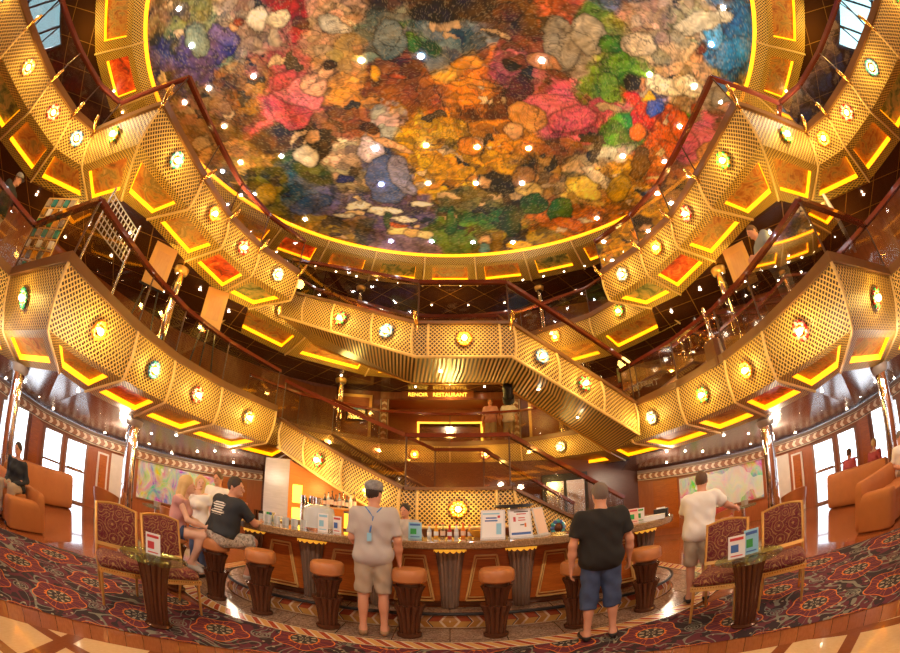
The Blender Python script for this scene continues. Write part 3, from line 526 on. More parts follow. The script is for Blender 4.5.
def window_unit(p, q, a, b, za, zb, s, n_mul, label_door=False):
    P = lambda t, z: (p[0] + (q[0] - p[0]) * t, p[1] + (q[1] - p[1]) * t, z)
    wn[0] += 1
    nm = ('door_%d' if label_door else 'window_%d') % wn[0]
    f = MB(); wd = .07
    for (x, y) in ((P(a, za), P(a, zb)), (P(b, za), P(b, zb)), (P(a, za), P(b, za)), (P(a, zb), P(b, zb))): f.bar(x, y, wd, wd, up=(0, 0, 1) if abs(x[2] - y[2]) < .01 else (q[0] - p[0], q[1] - p[1], 0))
    for k in range(1, n_mul): t = a + (b - a) * k / n_mul; f.bar(P(t, za), P(t, zb), .04, .04, up=(1, 0, 0))
    if label_door: zz = za + (zb - za) * .52; f.bar(P(a, zz), P(b, zz), .05, .05)
    o = structure(f.build(nm, M['window_frame']))
    g = MB(); g.quad(P(a, za), P(b, za), P(b, zb), P(a, zb)); g.build('pane', M['window_glass'], o)
    if label_door:
        hb = MB(); zz = za + .86; nx, ny = (q[1] - p[1]), -(q[0] - p[0]); L = math.hypot(nx, ny); nx, ny = nx / L * .07 * s, ny / L * .07 * s
        A_ = Vector(P(a + (b - a) * .12, zz)) + Vector((nx, ny, 0)); B_ = Vector(P(a + (b - a) * .9, zz)) + Vector((nx, ny, 0)); hb.tube([A_, B_], .022, 8); hb.build('push_bar', M['brass'], o)
for s in (-1, 1):
    pts = LOBW if s < 0 else mirror(LOBW)
    wall_run('wall_left' if s < 0 else 'wall_right', pts, 0, M['panel_wood'], WIN)
    for i, ops in WIN.items():
        for (a, b, za, zb) in ops: window_unit(pts[i], pts[i + 1], a, b, za, zb, s, 1, i == 3)
    # frieze along the top of the wall and round the door
    fr = [(p[0] * .985, p[1] * .985) for p in pts]
    zt = [p[2] for p in pts]
    o = uvstrip([(fr[i][0], fr[i][1], zt[i] - .30) for i in range(2, 7)], [(fr[i][0], fr[i][1], zt[i] - .05) for i in range(2, 7)], 'trim_5' if s < 0 else 'trim_6', M['frieze'])
    e = MB(); e.strip([(fr[i][0], fr[i][1], zt[i] - .06) for i in range(0, 7)], [(fr[i][0] * .985, fr[i][1] * .985, zt[i] + .02) for i in range(0, 7)]); structure(e.build('trim_7' if s < 0 else 'trim_8', M['stone_grey']))
    # pale service door in the panelled wall beside the glass doors, wall panels, pilasters
    def wp(i, t, z, d=.03):
        p, q = pts[i], pts[i + 1]; nx, ny = -(q[1] - p[1]), (q[0] - p[0]); L = math.hypot(nx, ny)
        if (nx * -p[0] + ny * (3 - p[1])) < 0: nx, ny = -nx, -ny
        return (p[0] + (q[0] - p[0]) * t + nx / L * d, p[1] + (q[1] - p[1]) * t + ny / L * d, z)
    def slab(nm, i, a, b, za, zb, mt, d=.03, parent=None):
        mm = MB(); A = [wp(i, a, za, 0), wp(i, b, za, 0), wp(i, b, za, d), wp(i, a, za, d)]
        mm.prism([(x[0], x[1]) for x in A], za, zb); return mm.build(nm, mt, parent)
    d = structure(slab('door_%d' % (20 + (s > 0)), 4, .10, .26, 0, 1.55, M['white_wall'], .05))
    slab('door_leaf', 4, .125, .235, 0.02, 1.5, M['bar_wood'], .07, d)
    slab('handle', 4, .14, .15, .75, .95, M['brass'], .10, d)
    structure(slab('trim_9' if s < 0 else 'trim_10', 4, .30, .62, .1, 1.62, M['white_wall'], .03))
    structure(slab('trim_11' if s < 0 else 'trim_12', 2, .80, .97, 0, 2.05, M['bar_wood'], .12))
    structure(slab('trim_13' if s < 0 else 'trim_14', 5, .60, .84, .2, 1.8, M['bar_wood'], .04))
    # bright painted picture running along the wall
    side = 'left' if s < 0 else 'right'
    pic = MB(); A = [wp(4, .70, 0, .05), wp(4, .985, 0, .05), wp(5, .03, 0, .05), wp(5, .58, 0, .05)]
    pic.strip([(p[0], p[1], .62) for p in A], [(p[0], p[1], 1.72) for p in A])
    root = empty('wall_painting', (0, 0, 0), 0, 'long bright abstract painting on the %s lobby wall beyond the chrome column' % side, 'painting')
    pic.build('canvas', M['wall_art'], root)
    fm = MB(); fm.tube([(p[0], p[1], .61) for p in A], .025, 6); fm.tube([(p[0], p[1], 1.73) for p in A], .025, 6); fm.build('frame', M['window_frame'], root)
# back of the lobby behind the bar
structure(MB().quad((-6.0, 12.0, 0), (6.0, 12.0, 0), (6.0, 12.0, 2.9), (-6.0, 12.0, 2.9)).build('wall_back', M['dark_wood']))
m = MB(); m.prism([(-4.42, 8.95), (-3.66, 8.75), (-3.62, 8.9), (-4.38, 9.1)], 0, 2.42); structure(m.build('wall_pier', M['stone_wall']))
o = m = MB(); m.add([(-3.66, 8.72, 0), (-1.7, 9.0, 0), (-1.7, 9.1, 0), (-3.66, 8.85, 0), (-3.66, 8.72, 2.4), (-1.7, 9.0, 1.5), (-1.7, 9.1, 1.5), (-3.66, 8.85, 2.4)], [(0, 3, 2, 1), (4, 5, 6, 7), (0, 1, 5, 4), (1, 2, 6, 5), (2, 3, 7, 6), (3, 0, 4, 7)]); structure(m.build('wall_bar', M['back_bar_wood']))
m = MB(); m.prism([(2.4, 10.4), (3.6, 10.2), (3.6, 10.3), (2.4, 10.5)], 0, 2.3); d = structure(m.build('door_30', M['black']))
g = MB(); g.quad((2.5, 10.36, .1), (2.95, 10.28, .1), (2.95, 10.28, 2.1), (2.5, 10.36, 2.1)); g.quad((3.03, 10.27, .1), (3.5, 10.19, .1), (3.5, 10.19, 2.1), (3.03, 10.27, 2.1)); g.build('pane', M['steel'], d)

# ------------------------------------------------------------------ balconies
LAMPS = []
def lerp(a, b, t): return tuple(x + (y - x) * t for x, y in zip(a, b))
def soffit_bay(root, q, up, art, ins=(.13, .87, .17, .78), dz=.10, lattice='lattice_soffit', flip=False, no_panel=False):
    """q: K0,K1,O1,O0; lattice round a recessed lit picture"""
    P = lambda a, b: lerp(lerp(q[0], q[1], a), lerp(q[3], q[2], a), b)
    a0, a1, b0, b1 = ins
    L = math.dist(q[0], q[1]); W = math.dist(lerp(q[0], q[1], .5), lerp(q[3], q[2], .5))
    m = MB()
    def cell(x0, x1, y0, y1): m.quad(P(x0, y0), P(x1, y0), P(x1, y1), P(x0, y1), [(x0 * L, y0 * W), (x1 * L, y0 * W), (x1 * L, y1 * W), (x0 * L, y1 * W)])
    if no_panel: cell(0, 1, 0, 1); m.build('lattice_soffit', M[lattice], root); return
    cell(0, a0, 0, 1); cell(a1, 1, 0, 1); cell(a0, a1, 0, b0); cell(a0, a1, b1, 1)
    m.build('lattice_soffit', M[lattice], root)
    c = [P(a0, b0), P(a1, b0), P(a1, b1), P(a0, b1)]; u = [(p[0], p[1], p[2] + dz) for p in c]
    s = MB()
    for i in range(4): j = (i + 1) % 4; s.quad(c[i], c[j], u[j], u[i])
    s.build('light_cove', M['cove_yellow'], root)
    MB().quad(*u).build('picture', M[art], root)
    return c
def balcony(label, T, K, O, zt, zk, zo, ribs, arts, lamps=(), bulge=.05, cap=None, group=None, ledge=.13):
    root = empty('balcony', (T[len(T) // 2][0], T[len(T) // 2][1], zt), 0, label, 'balcony', group)
    base = Vector(root.location)
    sh = lambda p: tuple(Vector(p) - base)
    n = len(T)
    Tn = [sh((p[0], p[1], zt)) for p in T]; Kn = [sh((p[0], p[1], zk)) for p in K]; On = [sh((p[0], p[1], zo)) for p in O]
    sg = -1 if T[0][0] > 0 else 1      # which side of the path the open atrium lies on
    for i in range(n - 1):
        d = Vector((Tn[i + 1][0] - Tn[i][0], Tn[i + 1][1] - Tn[i][1], 0)).normalized(); nr = Vector((d.y, -d.x, 0)) * sg
        m = MB(); prev = None; N = 6
        for k in range(N + 1):
            t = k / N; b = nr * bulge * math.sin(PI * t)
            row = off([lerp(a_, b_, t) for a_, b_ in zip(Tn, Kn)], -sg * bulge * math.sin(PI * t)); cur = [row[i], row[i + 1]]
            if prev: m.strip(prev, cur, prevv, None); prevv += math.dist(prev[0], cur[0])
            else: prevv = 0
            prev = cur
        m.build('lattice_face', M['lattice'], root)
        if lamps == 'all' or i in lamps:
            a = Vector(lerp(lerp(Tn[i], Tn[i + 1], .5), lerp(Kn[i], Kn[i + 1], .5), .5)); 
            e = Vector(lerp(Kn[i], Kn[i + 1], .5)) - Vector(lerp(Tn[i], Tn[i + 1], .5)); nn = d.cross(e).normalized()
            if nn.dot(nr) < 0: nn = -nn
            LAMPS.append((a + base + nr * (bulge + .015), nn))
        if arts[i] is not None:
            soffit_bay(root, [Kn[i], Kn[i + 1], On[i + 1], On[i]], 1, arts[i] or 'art_soffit', no_panel=(arts[i] == ''))
        for e_, flag in ((i, ribs[i]), (i + 1, ribs[i + 1] if i == n - 2 else 0)):
            if flag:
                pth = [off([lerp(a_, b_, t) for a_, b_ in zip(Tn, Kn)], -sg * (.012 + (bulge + .012) * math.sin(PI * t)))[e_] for t in (0, .2, .4, .6, .8, 1)]
                if flag != 2: pth += [tuple(Vector(lerp(Kn[e_], On[e_], t)) + Vector((0, 0, -.018))) for t in (.05, .5, 1)]
                MB().tube(pth, .026, 8).build('rib', M['rib_cream'], root, True)
    m = MB(); tt = [(p[0], p[1]) for p in Tn]; 
    inner = off(tt, .12 * sg); outer = off(tt, -.05 * sg)
    for i in range(n - 1):
        m.prism([inner[i], inner[i + 1], outer[i + 1], outer[i]], -.01, ledge) if True else 0
    m.build('ledge', M['ledge_brown'], root)
    for c_ in (cap or ()):
        m = MB(); e_ = c_
        m.add([Tn[e_], Kn[e_], On[e_], (On[e_][0], On[e_][1], Tn[e_][2])], [(0, 1, 2, 3)], [[(0, .7), (0, 0), (1.3, -.2), (1.3, .7)]]); m.build('end_face', M['lattice_soffit'], root)
    return root
def railing(label, T, z0, z1, group=None, d=-.02, start=0, end=None, post_every=1, closed_glass=True, zs=None, brackets=None):
    root = empty('glass_railing', (T[0][0], T[0][1], z0 if zs is None else zs[0]), 0, label, 'railing', group); base = Vector(root.location)
    P = off([(p[0], p[1]) for p in T], d)
    za = [z0] * len(P) if zs is None else zs; h = z1 - z0
    top = [tuple(Vector((p[0], p[1], z + h)) - base) for p, z in zip(P, za)]
    m = MB()
    for i in range(len(P) - 1):
        m.bar(top[i], top[i + 1], .10, .075)
    for t in top[1:-1]: m.ball(t, .052, 10, (1, 1, .75))
    m.build('handrail', M['mahogany'], root, True)
    for i in range(len(P) - 1):
        a = Vector((P[i][0], P[i][1], za[i])) - base; b = Vector((P[i + 1][0], P[i + 1][1], za[i + 1])) - base
        g = (b - a) * (.015 / max(.2, (b - a).length)); u = Vector((0, 0, h - .03)); lo = Vector((0, 0, .03))
        MB().quad(tuple(a + g + lo), tuple(b - g + lo), tuple(b - g + u), tuple(a + g + u)).build('glass_panel', M['rail_glass'], root)
    if brackets:
        sg, zb = brackets; o1, o2, o3 = off([(p[0], p[1]) for p in T], -sg * .02), off([(p[0], p[1]) for p in T], -sg * .20), off([(p[0], p[1]) for p in T], -sg * .26)
        for i in range(1, len(T) - (0 if zs is None else 1)):
            z = za[i] + zb; MB().tube([tuple(Vector((o_[i][0], o_[i][1], z + dz)) - base) for o_, dz in ((o1, -.16), (o1, -.03), (o2, .05), (o3, .16))], [.022, .035, .045, .028], 10).build('bracket', M['brass'], root, True)
    for i in range(0, len(P)):
        a = Vector((P[i][0], P[i][1], za[i])) - base
        MB().tube([tuple(a), tuple(a + Vector((0, 0, h)))], .016, 6).build('post', M['dark_bronze'], root)
    return root
T4 = [(-6.75, 0.2), (-6.76, 2.23), (-4.51, 2.26), (-4.74, 4.15), (-4.79, 5.33), (-4.57, 6.77), (-4.06, 8.49)]
K4 = [(-7.1, 0.2), (-7.05, 2.6), (-4.95, 2.55), (-4.98, 4.3), (-4.95, 5.45), (-4.75, 6.9), (-4.3, 8.65)]
O4 = [(-8.4, 0.4), (-8.0, 3.6), (-5.85, 3.5), (-6.25, 4.45), (-6.3, 6.0), (-6.0, 7.3), (-5.5, 8.9)]
T5 = [(-6.8, -3.2), (-6.8, -.87), (-6.83, .55), (-6.73, 1.53), (-6.45, 2.15), (-4.53, 2.23), (-4.5, 4.0), (-4.45, 5.2), (-4.15, 6.3), (-3.57, 7.39)]
K5 = [(-7.15, -3.2), (-7.15, -.8), (-7.15, .7), (-7.05, 1.75), (-6.62, 2.45), (-4.88, 2.5), (-4.68, 4.2), (-4.55, 5.45), (-4.28, 6.5), (-3.72, 7.6)]
O5 = [(-8.4, -3.2), (-8.4, -.8), (-8.4, .65), (-8.3, 2.04), (-7.0, 3.36), (-5.9, 3.42), (-5.62, 4.06), (-5.5, 5.5), (-5.34, 6.9), (-4.85, 7.6)]
C5 = [(-5.0, 7.7), (-3.95, 9.6), (-2.2, 11.0), (0, 11.5), (2.2, 11.0), (3.95, 9.6), (5.0, 7.7)]
C4 = [(-5.2, 9.0), (-4.3, 10.6), (-2.2, 12.2), (0, 12.6), (2.2, 12.2), (4.3, 10.6), (5.2, 9.0)]
A5 = ['art_soffit', 'art_green', 'art_soffit', 'art_red', '', 'art_soffit', 'art_soffit', 'art_red', 'art_green', 'art_soffit']
A4 = ['art_soffit', 'art_soffit', 'art_soffit', 'art_red', 'art_soffit', 'art_soffit']
for s in (-1, 1):
    mr = (lambda p: p) if s < 0 else mirror
    side = 'left' if s < 0 else 'right'
    balcony('lower gold lattice balcony on the %s, nearest above the lobby floor' % side, mr(T4), mr(K4), mr(O4), 3.5, 2.75, 2.5, [0, 1, 1, 1, 1, 1, 1], A4, lamps=(1, 2, 3, 4, 5), cap=(6,))
    a5 = list(A5); a5[3] = 'art_soffit'; a5[4] = 'art_soffit'; a5[5] = 'art_soffit'
    balcony('upper gold lattice balcony on the %s, directly under the ceiling mural' % side, mr(T5), mr(K5), mr(O5), 6.5, 5.95, 5.75, [0, 1, 1, 1, 1, 1, 1, 1, 1, 1], a5, lamps='all', cap=(9,))
    railing('dark glass railing with mahogany handrail on the lower %s balcony' % side, mr(T4), 3.62, 4.5, d=.04 * (-s))
    railing('dark glass railing with mahogany handrail on the upper %s balcony' % side, mr(T5), 6.62, 7.5, d=.04 * (-s), brackets=(-s, -.10))
def shiftout(pts, d): return off(pts, d)
balcony('gold lattice balcony across the back, behind the upper staircase', C5, off(C5, .12), off(C5, 1.3), 6.5, 5.95, 5.72, [1] * 7, ['art_soffit'] * 6, lamps=(0, 1, 4, 5))
railing('glass railing along the back upper balcony behind the staircase', C5, 6.62, 7.5, d=.06)
balcony('gold lattice balcony across the back, behind the lower staircase', C4, off(C4, .12), off(C4, 1.4), 3.5, 2.9, 2.62, [1] * 7, ['art_soffit'] * 6, lamps=(1, 2, 3, 4))
railing('glass railing with level mahogany handrail in front of the restaurant entrance', C4, 3.62, 4.55, d=.06)

# ------------------------------------------------------------------ staircases
def staircase(label, F, W, H, ribs, lamps, slat, rail_label, back=None):
    """F: front top edge x,y,z ; W width backwards ; H face height"""
    root = empty('staircase', F[1], 0, label, 'staircase'); base = Vector(F[1])
    L = [Vector(p) - base for p in F]; n = len(L)
    plan = [(p.x, p.y) for p in L]; Bk = off(plan, W) if back is None else [(b[0] - base.x, b[1] - base.y) for b in back]
    B = [Vector((b[0], b[1], p.z)) for b, p in zip(Bk, L)]
    dn = Vector((0, 0, -H))
    for A_, nm, sgn in ((L, 'lattice_face', -1), (B, 'lattice_face', 1)):
        m = MB(); prev = None
        for k in range(7):
            t = k / 6; ofs = off([(p.x, p.y) for p in A_], sgn * .05 * math.sin(PI * t))
            cur = [(o_[0], o_[1], p.z - H * t) for o_, p in zip(ofs, A_)]
            if prev: m.strip(prev, cur, pv, pv + H / 6)
            else: pv = -H / 6
            pv += H / 6; prev = cur
        m.build(nm, M['lattice'], root)
    m = MB(); m.strip([tuple(p + dn) for p in L], [tuple(p + dn) for p in B]); m.build('underside', M[slat], root)
    for A_ in (L, B):
        m = MB(); m.tube([tuple(p + dn) for p in A_], .035, 8); m.build('lower_edge', M['rib_cream'] if A_ is L else M['gold_paint'], root)
        m = MB()
        for i in range(n - 1): m.bar(tuple(A_[i] + Vector((0, 0, .03))), tuple(A_[i + 1] + Vector((0, 0, .03))), .14, .06)
        m.build('ledge', M['ledge_brown'], root)
    # steps and landing
    m = MB()
    for i in range(n - 1):
        a, b = L[i], L[i + 1]; a2, b2 = B[i], B[i + 1]
        k = max(1, round(abs(a.z - b.z) / .17))
        for j in range(k):
            p, q = a.lerp(b, j / k), a.lerp(b, (j + 1) / k); p2, q2 = a2.lerp(b2, j / k), a2.lerp(b2, (j + 1) / k)
            z = min(p.z, q.z) - .12
            m.prism([(p.x, p.y), (q.x, q.y), (q2.x, q2.y), (p2.x, p2.y)], z - .16, z)
    m.build('steps', M['dark_wood'], root)
    for (i, t) in ribs:
        p = L[i].lerp(L[i + 1], t); d = (L[i + 1] - L[i]); nr = Vector((d.y, -d.x, 0)).normalized(); 
        MB().tube([tuple(p + nr * (.07 * math.sin(PI * k / 6) + .012) + Vector((0, 0, -H * k / 6 + .02))) for k in range(7)], .026, 8).build('rib', M['rib_cream'], root, True)
    for (i, t) in lamps:
        p = L[i].lerp(L[i + 1], t); d = (L[i + 1] - L[i]); nr = Vector((d.y, -d.x, 0)).normalized()
        LAMPS.append((p + base + nr * .065 + Vector((0, 0, -H * .5)), nr))
    railing('mahogany handrail and glass along the front of the ' + rail_label, [(p.x + base.x, p.y + base.y) for p in L], 0, 1.0, d=.04, zs=[p.z + base.z + .02 for p in L], brackets=(1, 0) if slat == 'slats' else None)
    railing('mahogany handrail and glass along the back of the ' + rail_label, [(p.x + base.x, p.y + base.y) for p in B], 0, 1.0, d=-.04, zs=[p.z + base.z + .02 for p in B])
    return root
N_BEFORE = len(LAMPS)
staircase('upper gold lattice staircase with slatted underside bridging the atrium', [(-4.2, 8.13, 6.5), (-.65, 7.1, 5.05), (1.2, 7.1, 5.05), (4.15, 8.0, 3.5)], 1.65, .68,
          [(0, .02), (0, .21), (0, .45), (0, .73), (0, .98), (1, .12), (1, .88), (2, .02), (2, .33), (2, .68), (2, .98)], [(0, .52), (0, .83), (1, .5), (2, .2), (2, .52)], 'slats', 'upper staircase', [(-3.85, 9.9), (-.85, 8.75), (1.15, 8.75), (4.5, 10.6)])
staircase('lower gold lattice staircase descending to a landing behind the bar', [(-4.1, 8.9, 3.38), (-.8, 7.15, 1.84), (1.08, 7.15, 1.84), (3.7, 8.1, .45)], 1.9, .68,
          [(0, .03), (0, .28), (0, .6), (0, .98), (1, .12), (1, .86), (2, .02)], [(0, .42), (0, .8), (1, .5), (2, .33)], 'dark_wood', 'lower staircase')

# ------------------------------------------------------------------ deck floors, walls, ceilings
def loft(name, A, B, mt):
    m = MB(); m.strip(A, B); return structure(m.build(name, mt))
W4 = [(-10.0, -3.2), (-9.6, 2.5), (-9.0, 5.5), (-8.2, 8.5), (-6.4, 11.8), (-5.0, 13.6)]
W5 = [(-12.5, -4.5), (-12.2, 1.5), (-11.0, 6.0), (-9.5, 9.5), (-7.0, 13.0), (0, 15.5)]
for s in (-1, 1):
    mr = (lambda p: p) if s < 0 else mirror; side = 'left' if s < 0 else 'right'
    lw = [(p[0], p[1], p[2] + .02) for p in mr(LOBW)]
    o4 = [(p[0], p[1], 2.5) for p in mr([(-8.6, -3.0), (-8.4, 0.4), (-8.0, 3.6), (-5.85, 3.5), (-6.25, 4.45), (-6.3, 6.0), (-6.0, 7.3), (-5.5, 8.9), (-4.6, 9.4)])]
    lw = lw[:3] + [lw[3], lw[3]] + lw[4:] + [(s * 5.6, 12.6, 2.3)]
    loft('ceiling_lobby_' + side, o4, lw, M['lobby_ceiling'])
    o5 = [(p[0], p[1], 5.75) for p in mr(O5)]
    w4 = [(p[0], p[1], 5.70) for p in mr([(-10.0, -3.2), (-9.9, -.8), (-9.7, .65), (-9.65, 2.04), (-9.4, 3.4), (-9.1, 5.0), (-8.9, 5.8), (-8.5, 7.4), (-8.0, 9.0), (-7.0, 10.7)])]
    loft('ceiling_balcony_' + side, o5, w4, M['deck_ceiling'])
    loft('wall_balcony_' + side, [(p[0], p[1], 3.5) for p in mr(W4)], [(p[0], p[1], 5.72) for p in mr(W4)], M['deck_wall'])
    loft('wall_gallery_' + side, [(p[0], p[1], 6.5) for p in mr(W5)], [(p[0], p[1], 9.35) for p in mr(W5)], M['deck_wall'])
    loft('floor_balcony_' + side, [(p[0], p[1], 3.47) for p in mr(T4)], [(p[0], p[1], 3.47) for p in mr([(-9.8, .2), (-9.6, 2.5), (-9.4, 3.5), (-9.1, 5.0), (-8.8, 6.4), (-8.3, 8.2), (-7.4, 10.0)])], M['dark_wood'])
    loft('floor_gallery_' + side, [(p[0], p[1], 6.47) for p in mr(T5)], [(p[0], p[1], 6.47) for p in mr([(-12.4, -3.2), (-12.3, -.87), (-12.2, .6), (-12.1, 1.6), (-12, 2.3), (-11.7, 3.5), (-11.3, 5.0), (-10.6, 7.0), (-10, 8.5), (-9, 10.5)])], M['dark_wood'])
back5 = off(C5, 1.3)
loft('ceiling_balcony_back', [(p[0], p[1], 5.72) for p in back5], [(-7.0, 10.7, 5.7), (-5.6, 12.6, 5.7), (-3, 14.2, 5.7), (0, 14.2, 5.7), (3, 14.2, 5.7), (5.6, 12.6, 5.7), (7.0, 10.7, 5.7)], M['deck_ceiling'])
back4 = off(C4, 1.4)
loft('ceiling_lobby_back', [(p[0], p[1], 2.62) for p in back4], [(-6.4, 11.5, 2.6), (-5.6, 13, 2.6), (-3, 14.2, 2.6), (0, 14.4, 2.6), (3, 14.2, 2.6), (5.6, 13, 2.6), (6.4, 11.5, 2.6)], M['lobby_ceiling'])
loft('floor_balcony_back', [(p[0], p[1], 3.46) for p in C4], [(-7.4, 10, 3.46), (-6, 12.5, 3.46), (-3, 14.2, 3.46), (0, 14.2, 3.46), (3, 14.2, 3.46), (6, 12.5, 3.46), (7.4, 10, 3.46)], M['dark_wood'])
loft('floor_gallery_back', [(p[0], p[1], 6.46) for p in C5], [(-9, 10.5, 6.46), (-7, 13, 6.46), (-3, 15, 6.46), (0, 15.4, 6.46), (3, 15, 6.46), (7, 13, 6.46), (9, 10.5, 6.46)], M['dark_wood'])
# restaurant front on the back balcony
structure(MB().quad((-5.0, 13.6, 3.46), (-2.25, 14.0, 3.46), (-2.25, 14.0, 5.72), (-5.0, 13.6, 5.72)).quad((2.25, 14.0, 3.46), (5.0, 13.6, 3.46), (5.0, 13.6, 5.72), (2.25, 14.0, 5.72)).quad((-2.25, 14.0, 5.42), (2.25, 14.0, 5.42), (2.25, 14.0, 5.72), (-2.25, 14.0, 5.72)).build('wall_restaurant', M['deck_wall']))
structure(MB().quad((-2.6, 16.5, 3.46), (2.6, 16.5, 3.46), (2.6, 16.5, 5.7), (-2.6, 16.5, 5.7)).quad((-2.3, 14, 3.46), (-2.6, 16.5, 3.46), (-2.6, 16.5, 5.7), (-2.3, 14, 5.7)).quad((2.3, 14, 3.46), (2.6, 16.5, 3.46), (2.6, 16.5, 5.7), (2.3, 14, 5.7)).quad((-2.3, 14, 3.46), (2.3, 14, 3.46), (2.6, 16.5, 3.46), (-2.6, 16.5, 3.46)).quad((-2.3, 14, 5.7), (2.3, 14, 5.7), (2.6, 16.5, 5.7), (-2.6, 16.5, 5.7)).build('wall_foyer', M['panel_wood']))
for s in (-1, 1):
    uvstrip([(s * 2.22, 13.93, 3.5), (s * 2.22, 13.93, 5.66)], [(s * 2.52, 13.90, 3.5), (s * 2.52, 13.90, 5.66)], 'trim_15' if s < 0 else 'trim_16', M['frieze'])
uvstrip([(-2.52, 13.9, 5.40), (2.52, 13.9, 5.40)], [(-2.52, 13.9, 5.68), (2.52, 13.9, 5.68)], 'trim_17', M['deck_wall'])
def mirror_frame():
    root = empty('gilt_mirror', (0, 16.4, 4.5), 0, 'wide mirror with lit gold frame inside the restaurant foyer', 'mirror')
    m = MB(); m.box((0, 0, 0), (2.6, .04, 1.1)); m.build('mirror_glass', M['chrome'], root)
    m = MB()
    for c, d in (((-1.32, -.03, 0), (.09, .05, 1.2)), ((1.32, -.03, 0), (.09, .05, 1.2)), ((0, -.03, -.58), (2.7, .05, .07)), ((0, -.03, .58), (2.7, .05, .07))): m.box(c, d)
    m.build('frame', M['sign_gold'], root)
mirror_frame()
# ------------------------------------------------------------------ mural, ring, gallery ceiling
MC = (0.0, 3.85); MR = 7.05; ZM = 9.5; EX = 1.04; RW = 1.5
RN = 28
ring = empty('mural_surround', (MC[0], MC[1], 9.4), 0, 'gold lattice ring with lit picture panels around the ceiling mural', 'ceiling surround')
def pc(r, a, z): return (r * EX * math.cos(a), r * math.sin(a), z - 9.4)
for k in range(RN):
    a0 = 2 * PI * (k - .5) / RN + PI / 2; a1 = 2 * PI * (k + .5) / RN + PI / 2
    if math.sin((a0 + a1) / 2) < -.88: continue
    am = (a0 + a1) / 2
    for x, y in ((a0, am), (am, a1)): MB().strip([pc(MR, x, 9.50), pc(MR, y, 9.50)], [pc(MR + .34, x, 9.36), pc(MR + .34, y, 9.36)]).build('lattice_lip', M['lattice'], ring)
    soffit_bay(ring, [pc(MR + .34, a0, 9.36), pc(MR + .34, a1, 9.36), pc(MR + RW, a1, 9.22), pc(MR + RW, a0, 9.22)], 1, ['art_soffit', 'art_green', 'art_soffit', 'art_red', 'art_soffit'][k % 5], (.17, .83, .14, .74), .10)
    MB().tube([pc(MR, a0, 9.48), pc(MR + .34, a0, 9.34), pc(MR + RW, a0, 9.2)], .03, 8).build('rib', M['rib_cream'], ring, True)
    MB().tube([pc(MR, a0 + (a1 - a0) * i / 6, 9.52) for i in range(7)], .055, 8).build('light_cove', M['cove_yellow'], ring)
m = MB(); SK = (9.9, 13.2, 202.4, 224.0)
for k in range(144):
    d0, d1 = k * 2.5, (k + 1) * 2.5
    for r0, r1 in ((MR + RW - .15, 9.9), (9.9, 13.2), (13.2, 17.0)):
        dm = (d0 + d1) / 2
        if r0 == 9.9 and (SK[2] < dm < SK[3] or 180 - SK[3] + 360 < dm < 180 - SK[2] + 360): continue
        m.quad(*[(MC[0] + r * EX * math.cos(R(a)), MC[1] + r * math.sin(R(a)), 9.25) for r, a in ((r0, d0), (r1, d0), (r1, d1), (r0, d1))])
structure(m.build('ceiling_gallery', M['deck_ceiling']))
nm_glass('sky_glass', (.45, .86, 1.0), .0)
for s in (-1, 1):
    f = MB()
    def Q(r, a, s=s): x = r * EX * math.cos(R(a)); return (x if s < 0 else -x, MC[1] + r * math.sin(R(a)), 9.27)
    for a in (202.5, 206, 211, 217, 224): f.bar(Q(9.9, a), Q(13.2, a - 1.5), .06, .06)
    for r in (9.9, 11.5, 13.2):
        for a, b in ((202.5, 206), (206, 211), (211, 217), (217, 224)): f.bar(Q(r, a), Q(r, b), .06, .06)
    f.bar(Q(9.9, 206), Q(11.5, 202.5), .05, .05); f.bar(Q(9.9, 211), Q(11.5, 206), .05, .05); f.bar(Q(9.9, 217), Q(11.5, 211), .05, .05)
    o = structure(f.build('window_%d' % (40 + (s > 0)), M['black']))
    g = MB()
    for a, b in ((202.5, 206), (206, 211), (211, 217), (217, 224)): g.quad(Q(9.9, a), Q(13.2, a), Q(13.2, b), Q(9.9, b))
    g.build('pane', M['sky_glass'], o)

# rear of the atrium behind the viewpoint
structure(MB().quad((-13, -4.5, 0), (13, -4.5, 0), (13, -4.5, 9.8), (-13, -4.5, 9.8)).build('wall_rear', M['panel_wood']))
for s in (-1, 1): structure(MB().quad((s * 14, -4.5, 2.52), (s * 14, 17, 2.52), (s * 14, 17, 9.8), (s * 14, -4.5, 9.8)).quad((0, 17, 0), (s * 14, 17, 0), (s * 14, 17, 9.8), (0, 17, 9.8)).build('wall_outer_left' if s < 0 else 'wall_outer_right', M['deck_wall']))  # outer shell added to block sky leaking through the ceiling gaps
# ------------------------------------------------------------------ ceiling mural: loose painted patches of colour
def fbm(x, y, seed, oct=4, f=1.0):
    rs = np.random.RandomState(seed); out = np.zeros_like(x); a = 1.0; tot = 0
    for o in range(oct):
        n = 64; g = rs.rand(n, n); u = (x * f) % n; v = (y * f) % n
        i = np.floor(u).astype(int); j = np.floor(v).astype(int); fu = u - i; fv = v - j
        fu = fu * fu * (3 - 2 * fu); fv = fv * fv * (3 - 2 * fv); i1 = (i + 1) % n; j1 = (j + 1) % n; i %= n; j %= n
        out += a * (g[i, j] * (1 - fu) * (1 - fv) + g[i1, j] * fu * (1 - fv) + g[i, j1] * (1 - fu) * fv + g[i1, j1] * fu * fv); tot += a; a *= .55; f *= 2.03
    return out / tot
